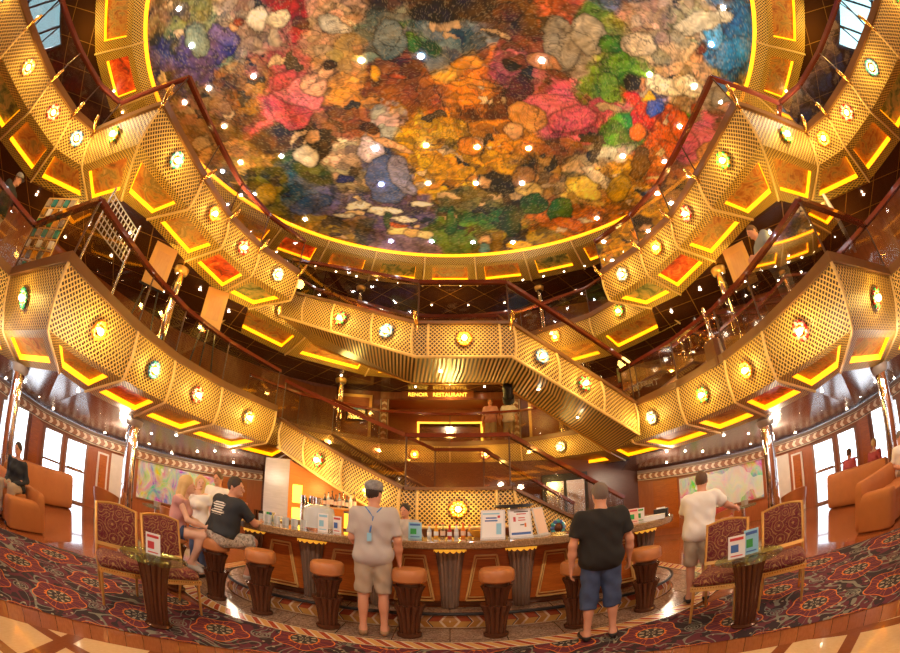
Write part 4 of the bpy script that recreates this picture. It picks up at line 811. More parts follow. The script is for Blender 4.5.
# (x, y, size weight, colour) of each patch, in metres on the ceiling
PATCH = MURAL_PATCHES
def mural():
    NR, NA = 240, 720
    rr = np.linspace(.002, 1, NR + 1) * MR
    an = np.linspace(0, 2 * PI, NA, endpoint=False)
    X = (rr[:, None] * EX * np.cos(an)[None]).ravel(); Y = (rr[:, None] * np.sin(an)[None]).ravel()
    verts = np.stack([X, Y, np.zeros_like(X)], 1)
    wx = X + MC[0]; wy = Y + MC[1]
    q1 = fbm(wx + 20, wy + 20, 1, 5, .9) - .5; q2 = fbm(wx + 20, wy + 20, 2, 5, .9) - .5
    px = wx + q1 * 1.5; py = wy + q2 * 1.5
    C = np.array([p[3] for p in PATCH]); P = np.array([(p[0], p[1]) for p in PATCH]); W = np.array([p[2] for p in PATCH])
    D = np.sqrt((px[:, None] - P[None, :, 0]) ** 2 + (py[:, None] - P[None, :, 1]) ** 2) / W[None]
    order = np.argsort(D, 1); d0 = np.take_along_axis(D, order[:, :1], 1)[:, 0]; d1 = np.take_along_axis(D, order[:, 1:2], 1)[:, 0]
    c0 = C[order[:, 0]]; c1 = C[order[:, 1]]
    k = np.clip(.5 + (d1 - d0) / .16, 0, 1)[:, None] * .5 + .5 * np.clip((d1 - d0) / .16, 0, 1)[:, None]
    k = np.clip(k, .5, 1); col = c0 * k + c1 * (1 - k)
    # smaller strokes and folds inside every patch: a second layer of seeds that vary the patch colour
    from mathutils import kdtree
    rs = np.random.RandomState(21); NS = 2600; sp = rs.uniform(-MR * 1.06, MR * 1.06, (NS, 2)); kd = kdtree.KDTree(NS)
    for i_, p_ in enumerate(sp): kd.insert((p_[0], p_[1], 0), i_)
    kd.balance()
    w3 = (fbm(wx + 4, wy + 27, 31, 3, 2.4) - .5) * .7; w4 = (fbm(wx + 18, wy + 6, 32, 3, 2.4) - .5) * .7
    ids = np.zeros(len(X), int); gap = np.zeros(len(X))
    for i_, (a_, b_) in enumerate(zip(X + w3, Y * 1.25 + w4)):
        n_ = kd.find_n((a_, b_, 0), 2); ids[i_] = n_[0][1]; gap[i_] = n_[1][2] - n_[0][2]
    tone = rs.choice([.5, .75, .95, 1.1, 1.25, 1.55], NS)[ids][:, None]; tint = (rs.rand(NS, 3) * np.array([.30, .22, .22]) + np.array([.86, .88, .88]))[ids]
    col = col * tone * tint; cap_ = rs.rand(NS)[ids]; col = np.where((cap_ > .94)[:, None], np.array([.62, .42, .24])[None] * (.7 + .4 * tone), col); col = np.where((cap_ < .04)[:, None], np.array([.05, .035, .03])[None], col)
    col = col * (1 - .45 * np.exp(-(gap / .045) ** 2))[:, None]
    # brush marks: swirling streaks and dabs inside each patch, dark drawn contours between patches
    # painted figures, clouds, trees and houses, each a soft-edged shape with a drawn outline
    outl = np.zeros_like(wx)
    hue_ = fbm(wx + 33, wy + 12, 17, 3, 3.0)
    jx = (fbm(wx + 2, wy + 8, 11, 3, 2.2) - .5) * .32; jy = (fbm(wx + 9, wy + 1, 12, 3, 2.2) - .5) * .32
    for (sx_, sy_, b00, b01, b10, b11, sc_) in MURAL_SHAPES:
        ux_, uy_ = wx + jx - sx_, wy + jy - sy_
        e_ = np.sqrt((b00 * ux_ + b01 * uy_) ** 2 + (b10 * ux_ + b11 * uy_) ** 2); rim = 1 / max(1e-3, math.sqrt(abs(b00 * b11 - b01 * b10))) 
        ins = (e_ < 1); col = np.where(ins[:, None], np.array(sc_)[None] * 1.2 * (.8 + .4 * np.clip(1 - e_, 0, 1) * (hue_ > .5) + .2 * hue_)[:, None], col); outl = np.where(ins, 0, outl)
        outl = np.maximum(outl, np.exp(-((e_ - 1) * rim / .04) ** 2) * .8)
    ang = fbm(wx + 5, wy + 9, 3, 3, .5) * 9 + order[:, 0] * 1.7
    st = np.sin((wx * np.cos(ang) + wy * np.sin(ang)) * 24 + q1 * 20)
    dab = fbm(wx + 40, wy + 3, 4, 4, 5.0)
    det = fbm(wx + 14, wy + 22, 14, 3, 9.0); col = col * (1 + .30 * st[:, None] * dab[:, None]) * (.35 + .75 * dab[:, None] + .6 * det[:, None])
    hue = fbm(wx + 7, wy + 31, 6, 3, 2.2)[:, None]
    col = col + (hue - .5) * np.array([.22, .08, -.10])[None]
    edge = np.exp(-((d1 - d0) / .035) ** 2) * (fbm(wx, wy, 8, 3, 1.6) > .42)
    fold = np.exp(-(np.abs(((fbm(wx + 3, wy + 11, 5, 3, .75) * 7) % 1) - .5) / .06) ** 2) * .55
    col = col * (1 - .75 * np.maximum(np.maximum(edge, fold * .7), outl))[:, None]
    fine = np.exp(-(np.abs(((fbm(wx + 6, wy + 15, 15, 3, 1.7) * 9) % 1) - .5) / .07) ** 2) * (fbm(wx + 1, wy + 2, 16, 2, 1.1) > .45)
    col = col * (1 - .55 * fine)[:, None]
    light = (np.abs(((fbm(wx + 13, wy + 17, 9, 3, 2.6) * 11) % 1) - .5) < .07)[:, None]
    col = np.where(light, col * .85 + np.array([.75, .62, .40])[None] * .15, col)
    lum = col.mean(1, keepdims=True); col = lum + (col - lum) * 1.0; col = np.clip(col * 1.22, .006, .95)
    idx = np.arange((NR + 1) * NA).reshape(NR + 1, NA); a = idx[:-1]; b = idx[1:]
    f = np.stack([a, np.roll(a, -1, 1), np.roll(b, -1, 1), b], -1).reshape(-1, 4)
    me = bpy.data.meshes.new('ceiling_mural'); me.from_pydata(verts.tolist(), [], f.tolist())
    at = me.color_attributes.new('paint', 'FLOAT_COLOR', 'POINT')
    at.data.foreach_set('color', np.concatenate([col, np.ones((len(col), 1))], 1).astype(np.float32).ravel())
    o = bpy.data.objects.new('ceiling_mural', me); COL.objects.link(o); me.materials.append(M['mural_paint']); o.location = (MC[0], MC[1], ZM + .04)
    tag(o, 'huge round painted ceiling mural in loose patches of many colours', 'mural')
    # the deck above the painted ceiling keeps daylight out
    structure(MB().prism(arc(MC, 8.8, 0, 360, 48)[:-1], 9.75, 9.85).build('ceiling_roof', M['black']))
mural()
# ------------------------------------------------------------------ glass flower lamps on the balconies and stairs
def make_lamp(c1, c2):
    root = empty('flower_lamp'); 
    for par, c in ((0, c1), (1, c2)):
        for k in range(par, 12, 2):
            a = 2 * PI * k / 12; m = MB(); m.ball((.125 * math.cos(a), .125 * math.sin(a), .035), .042, 8, (1, 1, .7))
            m.build('glass_petal', M['petal_' + c], root, True)
    m = MB(); m.lathe([(.13, -.01), (.13, .015), (.085, .03), (.06, .04)], 20); m.build('backplate', M['brass'], root, True)
    m = MB(); m.ball((0, 0, .075), .052, 12); m.build('bulb', M['bulb_warm'], root, True)
    return root
PROTO = {}
def lamp(pos, nrm, c1, c2, where):
    key = (c1, c2)
    if key not in PROTO: r = PROTO[key] = make_lamp(c1, c2)
    else: r = dup(PROTO[key])
    r.location = pos; r.rotation_mode = 'QUATERNION'; r.rotation_quaternion = Vector(nrm).to_track_quat('Z', 'Y')
    names = {'clear': 'clear', 'grey': 'smoky grey'}
    d = names.get(c1, c1)
    tag(r, ('%s glass flower lamp %s' % (d, where)), 'lamp', 'glass flower lamps on lattice balconies and stairs')
    p = Vector(pos) + Vector(nrm) * .22
    point('lamp_light', p, LAMP_W, (1, .64, .15), .05)
LC4 = [('green', 'teal', 'on the lower %s balcony where it turns outward'), ('%', '', 'nearest the camera on the lower %s balcony'), ('*', '', 'second along the lower %s balcony'), ('#', '', 'third along the lower %s balcony'), ('@', '', 'at the far end of the lower %s balcony')]
C4L = [('teal', 'green'), ('orange', 'amber'), ('teal', 'blue'), ('red', 'pink'), ('amber', 'grey')]
C4R = [('green', 'red'), ('red', 'pink'), ('amber', 'orange'), ('green', 'orange'), ('clear', 'grey')]
W4L = ['on the lower %s balcony where it turns outward', 'nearest the camera along the lower %s balcony', 'second along the lower %s balcony', 'third along the lower %s balcony', 'at the stair end of the lower %s balcony']
C5L = [('blue', 'amber'), ('pink', 'amber'), ('red', 'pink'), ('blue', 'clear'), ('green', 'amber'), ('teal', 'clear'), ('amber', 'orange'), ('red', 'pink'), ('grey', 'clear')]
C5R = [('green', 'orange'), ('blue', 'teal'), ('red', 'pink'), ('amber', 'orange'), ('green', 'amber'), ('amber', 'green'), ('red', 'pink'), ('amber', 'orange'), ('grey', 'clear')]
W5 = ['on the upper %s balcony at the very edge of the picture', 'on the upper %s balcony beside the skylight', 'on the upper %s balcony just before its short corner', 'on the short corner of the upper %s balcony', 'on the upper %s balcony face that juts inward', 'nearest along the upper %s balcony side run', 'second along the upper %s balcony side run', 'third along the upper %s balcony side run', 'at the far end of the upper %s balcony']
CC = [('grey', 'amber'), ('clear', 'amber'), ('amber', 'orange'), ('orange', 'green')]; WC = ['on the back upper balcony, far left behind the stair', 'on the back upper balcony, left of centre', 'on the back upper balcony, right of centre', 'on the back upper balcony, far right beside the stair']
CD = [('grey', 'teal'), ('amber', 'orange'), ('red', 'pink'), ('grey', 'clear')]; WD = ['on the back lower balcony, leftmost behind the rail', 'on the back lower balcony, left of centre', 'on the back lower balcony, right of centre', 'on the back lower balcony, rightmost behind the rail']
CS = [('green', 'red'), ('blue', 'clear'), ('amber', 'orange'), ('grey', 'blue'), ('green', 'red')]; WS = ['high on the upper staircase, left flight', 'low on the left flight of the upper staircase', 'on the landing of the upper staircase', 'high on the right flight of the upper staircase', 'low on the right flight of the upper staircase']
CL = [('red', 'green'), ('grey', 'amber'), ('amber', 'orange')]; WL = ['high on the lower staircase, left flight', 'low on the lower staircase behind the capped man', 'on the landing wall behind the bar']
seq = [(c, t % 'left') for c, t in zip(C4L, W4L)] + [(c, t % 'left') for c, t in zip(C5L, W5)] + [(c, t % 'right') for c, t in zip(C4R, W4L)] + [(c, t % 'right') for c, t in zip(C5R, W5)] + list(zip(CC, WC)) + list(zip(CD, WD)) + list(zip(CS, WS)) + list(zip(CL, WL))
for (pos, nrm), (c, t) in zip(LAMPS, seq): lamp(pos, nrm, c[0], c[1], t)
# the unlit blue flower at the right end of the landing wall
pos, nrm = LAMPS[-1]
r = empty('flower_lamp', pos, 0, 'unlit blue glass flower lamp beside the sign holders on the landing wall', 'lamp'); r.rotation_mode = 'QUATERNION'; r.rotation_quaternion = Vector(nrm).to_track_quat('Z', 'Y')
for par, c in ((0, 'blue'), (1, 'teal')):
    for k in range(par, 12, 2): a = 2 * PI * k / 12; m = MB(); m.ball((.13 * math.cos(a), .13 * math.sin(a), .035), .05, 8, (1, 1, .7)); m.build('glass_petal', M['petal_' + c], r, True)
m = MB(); m.lathe([(.12, -.01), (.12, .03), (.09, .06), (.0001, .07)], 20); m.build('backplate', M['stool_wood'], r, True)
# ------------------------------------------------------------------ small star lights
def star(proto, loc): return dup(proto, loc)
m = MB(); m.lathe([(.001, -.012), (.06, -.012), (.065, 0), (.001, 0)], 12)
st0 = m.build('star_light', M['star_white']); first = [True]
tag(st0, 'tiny white star light set into the painted ceiling mural', 'ceiling light', 'white star lights in the ceiling mural')
for i, (x, y) in enumerate(MURAL_STARS):
    if i == 0: st0.location = (x, y, ZM + .03)
    else: c = st0.copy(); COL.objects.link(c); c.location = (x, y, ZM + .03)
m = MB(); m.lathe([(.001, -.012), (.026, -.012), (.032, 0), (.001, 0)], 10)
dl0 = m.build('downlight', M['star_warm']); n_dl = 0
def downlight(loc, label, group):
    global n_dl
    o = dl0 if n_dl == 0 else dl0.copy()
    if n_dl: COL.objects.link(o)
    n_dl += 1; o.location = loc; tag(o, label, 'ceiling light', group)
for k in range(40):
    a = R(-10 + 200 * k / 39); downlight((MC[0] + 8.5 * math.cos(a), MC[1] + 8.5 * math.sin(a), 9.235), 'tiny downlight in the row circling the lattice ring of the mural', 'downlights around the mural ring')
for k in range(24):
    a = R(-5 + 190 * k / 23); downlight((MC[0] + 10.0 * math.cos(a), MC[1] + 10.0 * math.sin(a), 9.235), 'tiny downlight farther out in the dark gallery ceiling', 'downlights in the gallery ceiling')
for s in (-1, 1):
    side = 'left' if s < 0 else 'right'
    for (x, y) in ((7.4, 3.75), (6.35, 4.3), (5.95, 5.4), (5.75, 6.6), (5.5, 7.7), (8.4, 2.4), (7.6, 4.9), (7.0, 6.6), (6.6, 8.2), (8.7, 3.9)):
        downlight((s * x, y, 5.705 if x > 6.5 else 5.715), 'tiny downlight in the dark ceiling under the upper %s balcony' % side, 'downlights under the upper %s balcony' % side)
    L0 = [(8.4, .4, 2.5), (8.0, 3.6, 2.5), (6.1, 4.3, 2.5), (6.3, 6.0, 2.5), (6.0, 7.3, 2.5), (5.5, 8.9, 2.5)]
    L1 = [(11.6, 1.2, 2.47), (10.4, 4.1, 2.27), (9.75, 5.55, 2.07), (9.0, 7.0, 1.99), (8.0, 8.9, 2.02), (6.0, 12, 2.22)]
    for i in range(1, 6):
        for t, u in ((.1, .0), (.5, .35), (.85, .1), (.3, .6), (.7, .75)):
            if i == 5 and u > 0: continue
            a = lerp(L0[i], L0[min(i + 1, 5)], u); b = lerp(L1[i], L1[min(i + 1, 5)], u); p = lerp(a, b, t)
            downlight((s * p[0], p[1], p[2] - .004), 'tiny downlight in the sloping %s lobby ceiling' % side, 'downlights in the %s lobby ceiling' % side)
for (x, y) in ((-3.6, 12.2), (-1.2, 13.3), (1.2, 13.3), (3.6, 12.2), (0, 13.0)):
    downlight((x, y, 5.705), 'tiny downlight above the restaurant entrance', 'downlights above the restaurant entrance')
for i, (x, y) in enumerate(((-.2, 7.9), (1.9, 8.1), (2.9, 8.6))):
    downlight((x, y, (4.36, 4.0, 3.45)[i]), ('tiny light in the flat middle of the slatted stair underside', 'tiny light halfway down the slatted stair underside', 'tiny light low on the slatted stair underside')[i], 'lights in the stair underside')
# ------------------------------------------------------------------ chrome columns
def column(label, x, y, z0, z1, r=.15):
    root = empty('column', (x, y, z0), 0, label, 'column')
    MB().lathe([(r, 0), (r, z1 - z0)], 28).build('shaft', M['chrome'], root, True)
    MB().lathe([(r, z1 - z0 - .16), (r + .05, z1 - z0 - .12), (r + .07, z1 - z0 - .02), (r + .07, z1 - z0)], 24).build('capital', M['stone_grey'] if z0 < 1 else M['gold_paint'], root, True)
    MB().lathe([(r + .05, 0), (r + .05, .08), (r + .01, .12)], 24).build('base', M['brass'], root, True)
for s in (-1, 1):
    side = 'left' if s < 0 else 'right'
    column('polished chrome column in the lobby, %s of the bar' % side, s * 6.62, 6.35, 0, 2.47)
    column('polished chrome column by the windows at the far %s edge' % side, s * 7.75, 3.55, 0, 2.5)
    column('chrome column under the upper %s balcony' % side, s * 5.75, 5.75, 3.5, 5.73, .11)
    column('gold topped chrome column standing on the back balcony, %s of the entrance' % side, s * 3.7, 12.6, 3.5, 5.70, .13)
    column('slim chrome column high on the upper gallery, %s of centre' % side, s * 3.3, 12.4, 6.5, 9.22, .11)
# ------------------------------------------------------------------ added fill lights
for s in (-1, 1):
    for (x, y, z, p) in LIGHTS_SIDE: point('warm_fill', (s * x, y, z), p, (1, .66, .14), .15)  # unseen points added to strengthen the cove glow along the balconies
for (x, y, z, p) in LIGHTS_MID: point('warm_fill', (x, y, z), p, (1, .66, .15), .15)  # more added points, warming the stairs, back balconies and back bar
for (x, y, z) in ((-6.6, 1.2, 6.75), (6.6, 1.2, 6.75), (-4.7, 5.5, 6.75), (4.7, 5.5, 6.75), (-2.5, 11.3, 6.75), (2.5, 11.3, 6.75), (-6.6, -2.4, 6.75), (6.6, -2.4, 6.75)):
    spot('mural_fill', (x, y, z), (x * .45, 4.2 + (y - 4.2) * .35, 9.5), UPL, (1, .88, .72), 130, .9, .1)  # unseen spots added above the upper ledges to brighten the mural

# unseen fill spots added behind the viewpoint to wash the bar and lobby floor
for (x, y, z, tx, ty, tz, p, a) in SPOTS: spot('fill_spot', (x, y, z), (tx, ty, tz), p, (1, .82, .60), a, .7, .12)
for (x, y, z, p) in LOBBY_PTS: point('lobby_fill', (x, y, z), p, (1, .80, .58), .1)  # unseen fill points added in the lobby and behind the camera
# ------------------------------------------------------------------ bar
def pathlen(P):
    L = [0]
    for i in range(len(P) - 1): L.append(L[-1] + math.dist(P[i], P[i + 1]))
    return L
def along(P, s):
    """point and outward normal at arc length s from the middle of the path"""
    L = pathlen(P); s += L[-1] / 2
    for i in range(len(P) - 1):
        if s <= L[i + 1] or i == len(P) - 2:
            t = (s - L[i]) / (L[i + 1] - L[i]); p = lerp(P[i], P[i + 1], t); d = Vector((P[i + 1][0] - P[i][0], P[i + 1][1] - P[i][1])).normalized()
            return p, (d.y, -d.x)
step = MB(); A = barpath(-.05); B = barpath(-.55)
for i in range(len(A) - 1): step.prism([A[i], A[i + 1], B[i + 1], B[i]], 0, .215)
structure(step.build('trim_20', M['granite_floor']))
uvstrip([p + (.012,) for p in barpath(-.03)], [p + (.185,) for p in barpath(-.05)], 'trim_21', M['chevron_tile'])
m = MB(); A = barpath(-.02); m.tube([p + (.205,) for p in A], .022, 8); structure(m.build('trim_22', M['black']))
bar = empty('bar_counter', (0, 5.0, .215), 0, 'long curved bar with granite top, orange wood front and fluted pilasters', 'bar'); bo = Vector((0, 5.0, .215))
sh = lambda p, z: (p[0] - bo.x, p[1] - bo.y, z - bo.z)
FP = barpath(-.33)
m = MB(); BK = barpath(-.40)
for i in range(len(FP) - 1): m.prism([sh(FP[i], 0)[:2], sh(FP[i + 1], 0)[:2], sh(BK[i + 1], 0)[:2], sh(BK[i], 0)[:2]], 0.002, 1.035 - .215)
m.build('front_panel', M['bar_wood'], bar)
m = MB(); prof = [(-.33, 1.03), (-.02, 1.03), (.0, 1.045), (.0, 1.115), (-.02, 1.13), (-.66, 1.13), (-.68, 1.115), (-.68, 1.03), (-.33, 1.03)]
prev = None
for d, z in prof:
    cur = [sh(p, z) for p in barpath(d)]
    if prev: m.strip(prev, cur)
    prev = cur
m.build('countertop', M['granite'], bar)
m = MB(); A = barpath(-.34); m.tube([sh(p, .262) for p in A], .045, 6); m.build('plinth', M['stool_wood'], bar)
for k in range(-6, 7):
    p, nrm = along(FP, k * .86)
    rz = math.atan2(nrm[1], nrm[0])
    m = MB(); m.lathe([(.105, .01, .4), (.115, .25), (.135, .5), (.165, .72), (.185, .80)], 56, flute=14, amp=.16, a0=-PI / 2, a1=PI / 2)
    o = m.build('pilaster', M['bar_bronze'], bar, True); o.location = sh(p, .215); o.rotation_euler = (0, 0, rz)
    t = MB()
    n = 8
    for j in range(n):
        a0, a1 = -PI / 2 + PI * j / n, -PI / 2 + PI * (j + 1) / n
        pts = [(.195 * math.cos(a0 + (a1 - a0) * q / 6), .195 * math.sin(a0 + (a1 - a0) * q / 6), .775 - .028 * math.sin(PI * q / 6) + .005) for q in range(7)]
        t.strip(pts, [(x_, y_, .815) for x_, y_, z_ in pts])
    t.build('scallop_trim', M['amber_trim_glow'], o)
for k in range(-6, 6):
    p, nrm = along(FP, (k + .5) * .86); rz = math.atan2(nrm[1], nrm[0]) + PI / 2
    m = MB(); q = [(-.24, .10), (.24, .10), (.13, .70), (-.13, .70)]
    for w_, sc in ((.022, 1), (.012, .86)):
        qq = [(x_ * sc, .4 + (z_ - .4) * sc) for x_, z_ in q]
        for j in range(4): a, b = qq[j], qq[(j + 1) % 4]; m.bar((a[0], -.005, a[1]), (b[0], -.005, b[1]), w_, .018, up=(0, 1, 0))
    o = m.build('inlay_frame', M['inlay'], bar); o.location = sh((p[0] + nrm[0] * .012, p[1] + nrm[1] * .012), .215); o.rotation_euler = (0, 0, rz)
# stools
def make_stool():
    r = empty('bar_stool')
    m = MB(); m.lathe([(.135, 0), (.14, .03), (.118, .045)], 32); m.build('foot', M['stool_wood'], r, True)
    m = MB(); m.lathe([(.105, .04, .3), (.112, .18), (.13, .30), (.168, .40, 1.2), (.150, .405), (.12, .40, .2)], 72, flute=12, amp=.2); m.build('lower_flute', M['stool_wood'], r, True)
    m = MB(); m.lathe([(.108, .395, .3), (.118, .48), (.135, .56), (.163, .625, 1.2), (.145, .63), (.10, .625, .2)], 72, flute=12, amp=.2); m.build('upper_flute', M['stool_wood'], r, True)
    m = MB(); m.lathe([(.128, .60), (.128, .685)], 28); m.build('collar', M['dark_bronze'], r, True)
    m = MB(); m.lathe([(.165, .67), (.188, .69), (.193, .74), (.188, .80), (.165, .825), (.09, .832), (.001, .834)], 32); m.build('seat', M['leather'], r, True)
    return r
STOOLS = [(-2.84, 4.38, 'under the seated man in the black printed tee'), (-2.16, 4.33, 'just right of the seated man, by the bar'), (-1.33, 4.33, 'left of the man in the grey tee'), (-.43, 4.33, 'right of the man in the grey tee'), (.49, 4.33, 'at the middle of the bar below the sign holders'), (1.38, 4.33, 'partly hidden left of the man in the black tee'), (2.27, 4.38, 'right of the man in the black tee'), (-3.33, 4.12, 'under the seated blonde woman')]
for i, (x, y, t) in enumerate(STOOLS):
    r = make_stool() if i == 0 else dup(st_)
    if i == 0: st_ = r
    r.location = (x, y, .012); tag(r, 'tan leather bar stool ' + t, 'bar stool', 'bar stools along the counter')
# things on the counter
ZT = 1.131
def sign_holder(x, y, rz, label, kind):
    r = empty('sign_holder', (x, y, ZT), rz, label, 'menu sign')
    Mx = Matrix.Rotation(R(-14), 4, 'X')
    def sl(m, nm, mt): m.xform(Mx); return m.build(nm, mt, r)
    m = MB(); m.box((0, 0, .19), (.29, .012, .37)); sl(m, 'frame', M['acrylic'])
    m = MB(); m.box((0, -.008, .19), (.25, .004, .33)); sl(m, 'sheet', M['white_paper' if kind < 2 else 'peach_print'])
    m = MB(); m.box((0, .02, .008), (.29, .10, .016)); m.build('foot', M['acrylic'] if kind != 1 else M['amber_glow'] if False else M['acrylic'], r)
    if kind == 0:
        m = MB(); m.box((.07, -.011, .13), (.06, .002, .14)); sl(m, 'printed_cup', M['sky_print'])
        for q, (z, w_, c) in enumerate(((.325, .20, 'sky_print'), (.27, .13, 'blue_print'), (.235, .15, 'blue_print'))): m = MB(); m.box((-.02, -.011, z), (w_, .002, .018)); sl(m, 'printed_line', M[c])
        m = MB(); m.box((.07, -.011, .285), (.03, .002, .03)); sl(m, 'printed_cherry', M['red_print'])
    if kind == 1:
        for z, w_, c in ((.335, .18, 'black'), (.305, .12, 'red_print'), (.255, .08, 'red_print'), (.225, .09, 'red_print'), (.165, .05, 'black')): m = MB(); m.box((.02, -.011, z), (w_, .002, .012)); sl(m, 'printed_line', M[c])
        m = MB(); m.box((-.07, -.011, .24), (.03, .002, .06)); sl(m, 'printed_glass', M['red_print'])
        m = MB(); m.box((.06, -.011, .16), (.022, .002, .05)); sl(m, 'printed_cone', M['petal_orange'])
        m = MB(); m.box((0, -.011, .055), (.24, .002, .03)); sl(m, 'printed_band', M['blue_print'])
    return r
sign_holder(.50, 4.80, R(-8), 'clear sign holder with blue and white drinks sheet, left of the three', 0)
sign_holder(.84, 4.80, R(8), 'clear sign holder with red and white price sheet, middle of the three', 1)
sign_holder(1.15, 4.98, R(52), 'clear sign holder turned sideways with peach sheet, beside the blue flower lamp', 2)
r = empty('condiment_tray', (.78, 5.02, ZT), 0, 'black tray on a grey post behind the sign holders', 'tray')
MB().box((0, 0, .19), (.10, .10, .38)).build('post', M['stone_grey'], r); MB().lathe([(.2, .38), (.24, .40), (.24, .425), (.001, .425)], 24).build('tray', M['black'], r, True)
def card(x, y, rz, label, c1, c2, w_=.15, h_=.20, z=ZT, extra=None):
    r = empty('menu_card', (x, y, z), rz, label, 'menu card')
    MB().box((0, 0, h_ / 2), (w_, .012, h_)).build('card', M[c1], r)
    MB().box((0, -.008, h_ * .86), (w_ * .8, .003, h_ * .12)).build('printed_band', M[c2], r)
    MB().box((-.02, -.008, h_ * .45), (w_ * .45, .003, h_ * .34)).build('printed_picture', M[extra or c2], r)
    MB().box((0, -.008, h_ * .12), (w_ * .7, .003, h_ * .05)).build('printed_line', M[c2], r)
    return r
card(-.42, 4.95, 0, 'small sky blue drinks card standing on the bar, right of the capped man', 'sky_print', 'blue_print', .16, .21, extra='petal_green')
card(-1.58, 4.95, R(8), 'white drinks card standing on the bar before the clear bin', 'white_paper', 'sky_print', .13, .24)
card(-1.40, 4.98, R(-25), 'white and red folded card beside the clear bin on the bar', 'white_paper', 'red_print', .13, .22, extra='blue_print')
card(2.34, 4.86, R(-18), 'pink and green card holder on the bar right of the standing man', 'peach_print', 'red_print', .13, .20, extra='petal_green')
card(2.48, 4.92, R(-40), 'white card standing on the right of the bar, beside the pink card holder', 'white_paper', 'petal_green', .10, .19)
r = empty('card_holder', (-2.86, 5.02, ZT), R(30), 'wooden card holder with red top on the bar by the seated man', 'card holder')
MB().box((0, 0, .11), (.24, .10, .22)).build('box', M['pale_wood'], r); MB().box((0, -.052, .195), (.22, .006, .05)).build('red_label', M['red_print'], r); MB().box((0, -.052, .10), (.10, .006, .13)).build('card', M['stone_grey'], r)
def bottle(x, y, z, h, mt, label, group=None, cap='red_print'):
    r = empty('bottle', (x, y, z), 0, label, 'bottle', group); k = h
    MB().lathe([(.032 * (k / .25) ** .5, 0), (.034 * (k / .25) ** .5, k * .04), (.034 * (k / .25) ** .5, k * .56), (.012, k * .74), (.012, k * .93)], 14).build('glass', M[mt], r, True)
    MB().lathe([(.015, k * .92), (.015, k), (.001, k)], 10).build('cap', M[cap], r, True)
    MB().lathe([(.0355 * (k / .25) ** .5, k * .15), (.0355 * (k / .25) ** .5, k * .45)], 14).build('label', M['white_paper' if h < .2 else 'peach_print'], r, True)
bc = ['petal_clear', 'petal_amber', 'bottle_glass', 'petal_red', 'petal_clear', 'petal_orange', 'petal_amber']
for i in range(7):
    bottle(-.26 + i * .085, 5.18 + .02 * (i % 2), ZT, .17 + .015 * (i % 3), bc[i], 'small bottle with red cap in the row behind the bar middle', 'small red capped bottles at the bar middle')
r = empty('reflection_bowl', (.36, 5.14, ZT), 0, 'amber bowl added for lamp reflections on the bar left of the sign holders', 'bowl')  # bowl shape stands in for amber lamp reflections
MB().lathe([(.05, 0), (.09, .03), (.14, .10), (.13, .10), (.08, .035), (.001, .02)], 24).build('bowl', M['petal_amber'], r, True)
MB().lathe([(.055, 0), (.055, .01), (.001, .012)], 20).build('foot', M['brass'], r, True)
for i in range(11):
    r = empty('glass_tumbler', (-2.52 + i * .066, 5.05 + (i % 2) * .07, ZT), 0, 'clear upturned tumbler in the row on the bar left of the clear bin', 'glass', 'row of tumblers on the bar')
    MB().lathe([(.028, 0), (.036, .11), (.033, .11), (.026, .006), (.001, .005)], 14).build('cup', M['petal_clear'], r, True)
for i, c in enumerate(('stool_wood', 'stool_wood', 'black', 'white_paper', 'petal_green', 'petal_blue')):
    r = tag(MB().box((0, 0, .07), (.035, .10, .14)).build('bar_caddy_box', M[c], None, loc=(-2.72 + i * .052, 5.30, ZT)), ['dark brown sachet box in the bar caddy, end of the row', 'dark brown sachet box in the bar caddy, second of the row', 'black sachet box in the bar caddy', 'white sachet box in the bar caddy', 'green sachet box in the bar caddy', 'blue sachet box in the bar caddy'][i], 'box')
r = empty('receipt_printer', (2.86, 5.02, ZT), R(-35), 'black receipt printer on the right end of the bar', 'printer')
MB().box((0, 0, .06), (.20, .16, .12)).build('body', M['black'], r); MB().box((0, -.02, .125), (.12, .06, .03)).build('paper', M['white_paper'], r)
tag(MB().box((0, 0, .03), (.28, .18, .06), R(-35)).build('napkin_tray', M['white_paper'], None, loc=(2.66, 4.86, ZT)), 'white napkin tray on the bar left of the receipt printer', 'tray')
# working counter behind the bar
r = empty('back_bar_cabinet', (-2.15, 7.32, 0), R(0), 'low wooden back counter behind the bar on the left', 'cabinet')
MB().box((0, 0, .48), (1.6, .45, .92)).build('body', M['dark_wood'], r); MB().box((0, 0, .96), (1.66, .5, .04)).build('worktop', M['granite'], r)
def clear_bin():
    r = empty('ice_bin', (-1.72, 5.20, ZT), R(6), 'clear domed ice bin on the bar behind the drinks cards', 'bin')
    MB().lathe([(.21, 0), (.22, .20), (.20, .30), (.12, .34), (.001, .35)], 20).build('dome', M['petal_clear'], r, True); MB().lathe([(.225, .0), (.225, .03)], 20).build('rim', M['chrome'], r, True)
clear_bin()
r = empty('beer_tap', (-2.66, 7.32, .982), 0, 'chrome double beer tap tower behind the bar', 'tap')
for dx in (-.09, .09): MB().tube([(dx, 0, 0), (dx, 0, .62)], .055, 14).build('column', M['chrome'], r, True)
MB().tube([(-.09, 0, .45), (.09, 0, .45)], .03, 10).build('crossbar', M['chrome'], r, True)
for dx in (-.06, 0, .06): MB().tube([(dx, -.05, .45), (dx, -.13, .42), (dx, -.13, .34)], .014, 8).build('spout', M['steel'], r, True); MB().tube([(dx, -.06, .46), (dx, -.09, .58)], .014, 8).build('tap_handle', M['black'], r, True)
r = empty('blender', (-2.44, 7.32, .982), 0, 'chrome cylinder blender behind the bar, right of the taps', 'blender')
